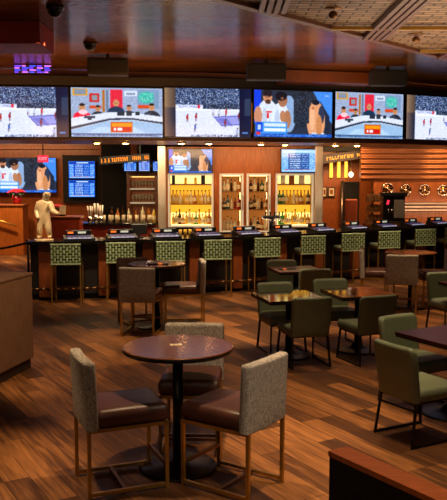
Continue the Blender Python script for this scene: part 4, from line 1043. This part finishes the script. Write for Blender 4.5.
def mk_cl():
    t = thing('ceiling_dome_light', '', 'light')
    finish('mount_plate', B().lathe([(0, 0), (.09, 0), (.085, -.012), (0, -.012)], n=20), M['bronze'], t)
    finish('brass_dome', B().lathe([(.025, -.03), (.045, -.05), (.05, -.08), (.035, -.105), (0, -.115)], n=20), M['bronze'], t); return t
for px, py, lb in ((333, 13, 'small brass dome light on the woven ceiling, left of two'), (416, 38, 'small brass dome light on the woven ceiling, right of two')):
    el = math.atan((250 - py) / F) - PITCH; Y = (3.95 - H) / math.tan(el); a = at(px, py, Y)
    first_or_copy(cd, mk_cl, (a.x, Y, 3.999), 0, lb, 'brass dome lights on the woven ceiling')
# purple neon panel over the bar, mirrored by the lacquered ceiling
a, c = at(13, 70, 13.3), at(50, 70, 13.3)
t = thing('neon_sign', 'purple neon panel above the leftmost big television', 'sign', ((a.x + c.x) / 2, 13.34, 4.04), R(3)); Lk = c.x - a.x
finish('panel', B().box((0, .04, 0), (Lk, .06, .145), .008), M['nearblack'], t)
for i in range(4):
    for q in range(5):
        w_ = Lk / 5 * [.5, .8, .65, .9][(i + q) % 4]
        finish('neon_tube', B().cyl((-Lk / 2 + Lk / 5 * q + .02, 0, -.055 + i * .035), (-Lk / 2 + Lk / 5 * q + .02 + w_, 0, -.055 + i * .035), .011, n=8), M[['purple', 'neonpink', 'neonblue'][(i * 2 + q) % 3]], t)

# ------------------------------------------------------------------ light
def spot(loc, tgt, e, size, blend=.5, col='ffb060', r=.08):
    d = bpy.data.lights.new('spot', 'SPOT'); d.energy = e; d.spot_size = R(size); d.spot_blend = blend; d.color = lin(col); d.shadow_soft_size = r
    o = bpy.data.objects.new('spot_light', d); C.objects.link(o); o.location = loc
    o.rotation_euler = (Vector(tgt) - Vector(loc)).to_track_quat('-Z', 'Y').to_euler(); return o
def area(loc, tgt, e, sx, sy, col='ffb060'):
    d = bpy.data.lights.new('area', 'AREA'); d.energy = e; d.shape = 'RECTANGLE'; d.size = sx; d.size_y = sy; d.color = lin(col)
    o = bpy.data.objects.new('area_light', d); C.objects.link(o); o.location = loc
    o.rotation_euler = (Vector(tgt) - Vector(loc)).to_track_quat('-Z', 'Y').to_euler(); return o
WARM = 'ffd8a4'
for x, y, e, sz in ((-.2, 5.7, 380, 50), (-2.0, 5.2, 420, 40), (-2.3, 9.9, 560, 36), (.25, 11.0, 720, 40), (-1.0, 7.9, 200, 40), (1.3, 5.6, 250, 50), (1.2, 7.4, 230, 44), (1.3, 9.0, 230, 60), (2.0, 6.3, 200, 60), (2.7, 11.7, 420, 50), (-1.0, 9.9, 260, 36), (1.0, 12.2, 130, 50), (3.6, 10.4, 120, 60)):
    spot((x, y, 3.9), (x, y, 0), e, sz, .45, WARM)
# light over the bar stools and counter
for px in (67, 120, 169, 215, 263, 308, 348, 383, 419):
    p, t = on_line(px, offset(LINE, -.9), 1); spot((p.x + t.y * .7, p.y - t.x * .7, 3.8), (p.x - t.y * .75, p.y + t.x * .75, .75), 190, 48, .7, 'ffe0b8')
# soffit downlights really shine
for px in (97, 126, 182, 209, 261, 285, 335, 357):
    p, t = on_line(px, offset(TL, .5), 2.84); spot((p.x, p.y, 2.79), (p.x, p.y + .25, 0), 60, 110, .6, WARM, .04)
area((.35, 15.6, 2.75), (.35, 16.7, 2.2), 32, 3.0, .3, 'ffc88c')
area((-2.4, 15.6, 2.8), (-2.4, 16.3, 1.0), 70, 2.4, .4, 'ffd8a0')  # added lamp without a fixture, brightens the service counter
spot((-.9, 6.6, 3.6), (-2.3, 8.3, .6), 330, 40, .6, WARM)  # added spot, brightens the visible side of the service stand
spot((1.4, 3.2, 3.9), (.35, 5.3, .75), 220, 26, .7, 'ffe4c4')  # added spot, brightens the back of the right near stool
spot((1.2, 2.6, 3.9), (1.1, 3.6, 0), 160, 60, .5, WARM)  # added spot, brightens the half wall and its cap
# left lounge, passage and copper wall
area((-5.6, 20.2, 3.2), (-5.4, 21.9, 1.2), 55, 3.0, .4, 'ffc890')
area((3.7, 17.4, 2.9), (3.8, 18.4, 1.2), 40, 2.4, .3, 'ffd8a8')  # added lamp without a fixture, brightens coffee machine and snack rack
for x_, y_ in ((-2.3, 9.4), (-.2, 9.8), (1.8, 10.8), (3.6, 12.2)): spot((x_, y_, 3.9), (x_ - .1, y_ + 4.1, .45), 150, 34, .7, 'ffd2a0')  # added spots, brighten the bar front and its posts
spot((-5.7, 19.6, 3.9), (-5.7, 20.6, 0), 900, 60, .6, WARM)
spot((-3.4, 12.0, 3.9), (sx_, 13.4, 1.6), 420, 22, .5, 'ffdcb0')
area((3.2, 19.4, 2.9), (3.2, 21.5, 1.9), 70, 1.0, .4, 'ffc080')
area((6.2, 18.6, 3.6), (6.2, 20, 2.6), 80, 4.4, .3, 'ffd0a0')
area((6.6, 19.0, 1.3), (6.6, 20, 1.5), 30, 4.0, .2, 'ffc898')
spot((5.9, 18.5, 3.9), (6.0, 20.1, 2.6), 300, 50, .6, 'ffc880')
# added uplights without fixtures, brightening ceilings, soffit, red beam and bulkhead
area((3.6, 9.6, 2.9), (3.6, 9.7, 4), 120, 4, 4, 'ffd8b0')
area((-1.0, 11.4, 3.0), (-.8, 12.2, 4.1), 45, 5, 1.0, 'ffa860')
area((.5, 15.3, 1.3), (.5, 15.0, 2.84), 60, 5, .3, 'ffd8b0')
spot((-4.0, 8.0, 3.0), (-4.4, 9.7, 3.95), 520, 60, .7, 'ff9a70')
for x_, y_ in ((-1.4, 13.8), (2.2, 14.6), (-3.6, 13.5)): spot((x_ * .9, y_ - 2.4, 2.7), (x_, y_, 4.2), 110, 60, .8, 'ffb060')
# soft warm fill from the rest of the casino behind the photographer
area((-1, -1.5, 3.4), (0, 8, .8), 45, 7, 2, 'ffd8b0')

w = bpy.data.worlds.new('world'); bpy.context.scene.world = w; w.use_nodes = True
bg = w.node_tree.nodes['Background']; bg.inputs[0].default_value = (*lin('ffb478'), 1); bg.inputs[1].default_value = .03

cam = bpy.data.cameras.new('camera'); cam.sensor_fit = 'HORIZONTAL'; cam.sensor_width = 36; cam.lens = F / 447 * 36; cam.clip_end = 200
co = bpy.data.objects.new('camera', cam); C.objects.link(co); co.location = (0, 0, H); co.rotation_euler = (PI / 2 - PITCH, 0, 0)
sc = bpy.context.scene; sc.camera = co
sc.view_settings.view_transform = 'Standard'; sc.view_settings.look = 'None'; sc.view_settings.exposure = 0
sc.cycles.use_denoising = True; sc.cycles.max_bounces = 8; sc.cycles.sample_clamp_indirect = 4; sc.cycles.caustics_reflective = False; sc.cycles.caustics_refractive = False
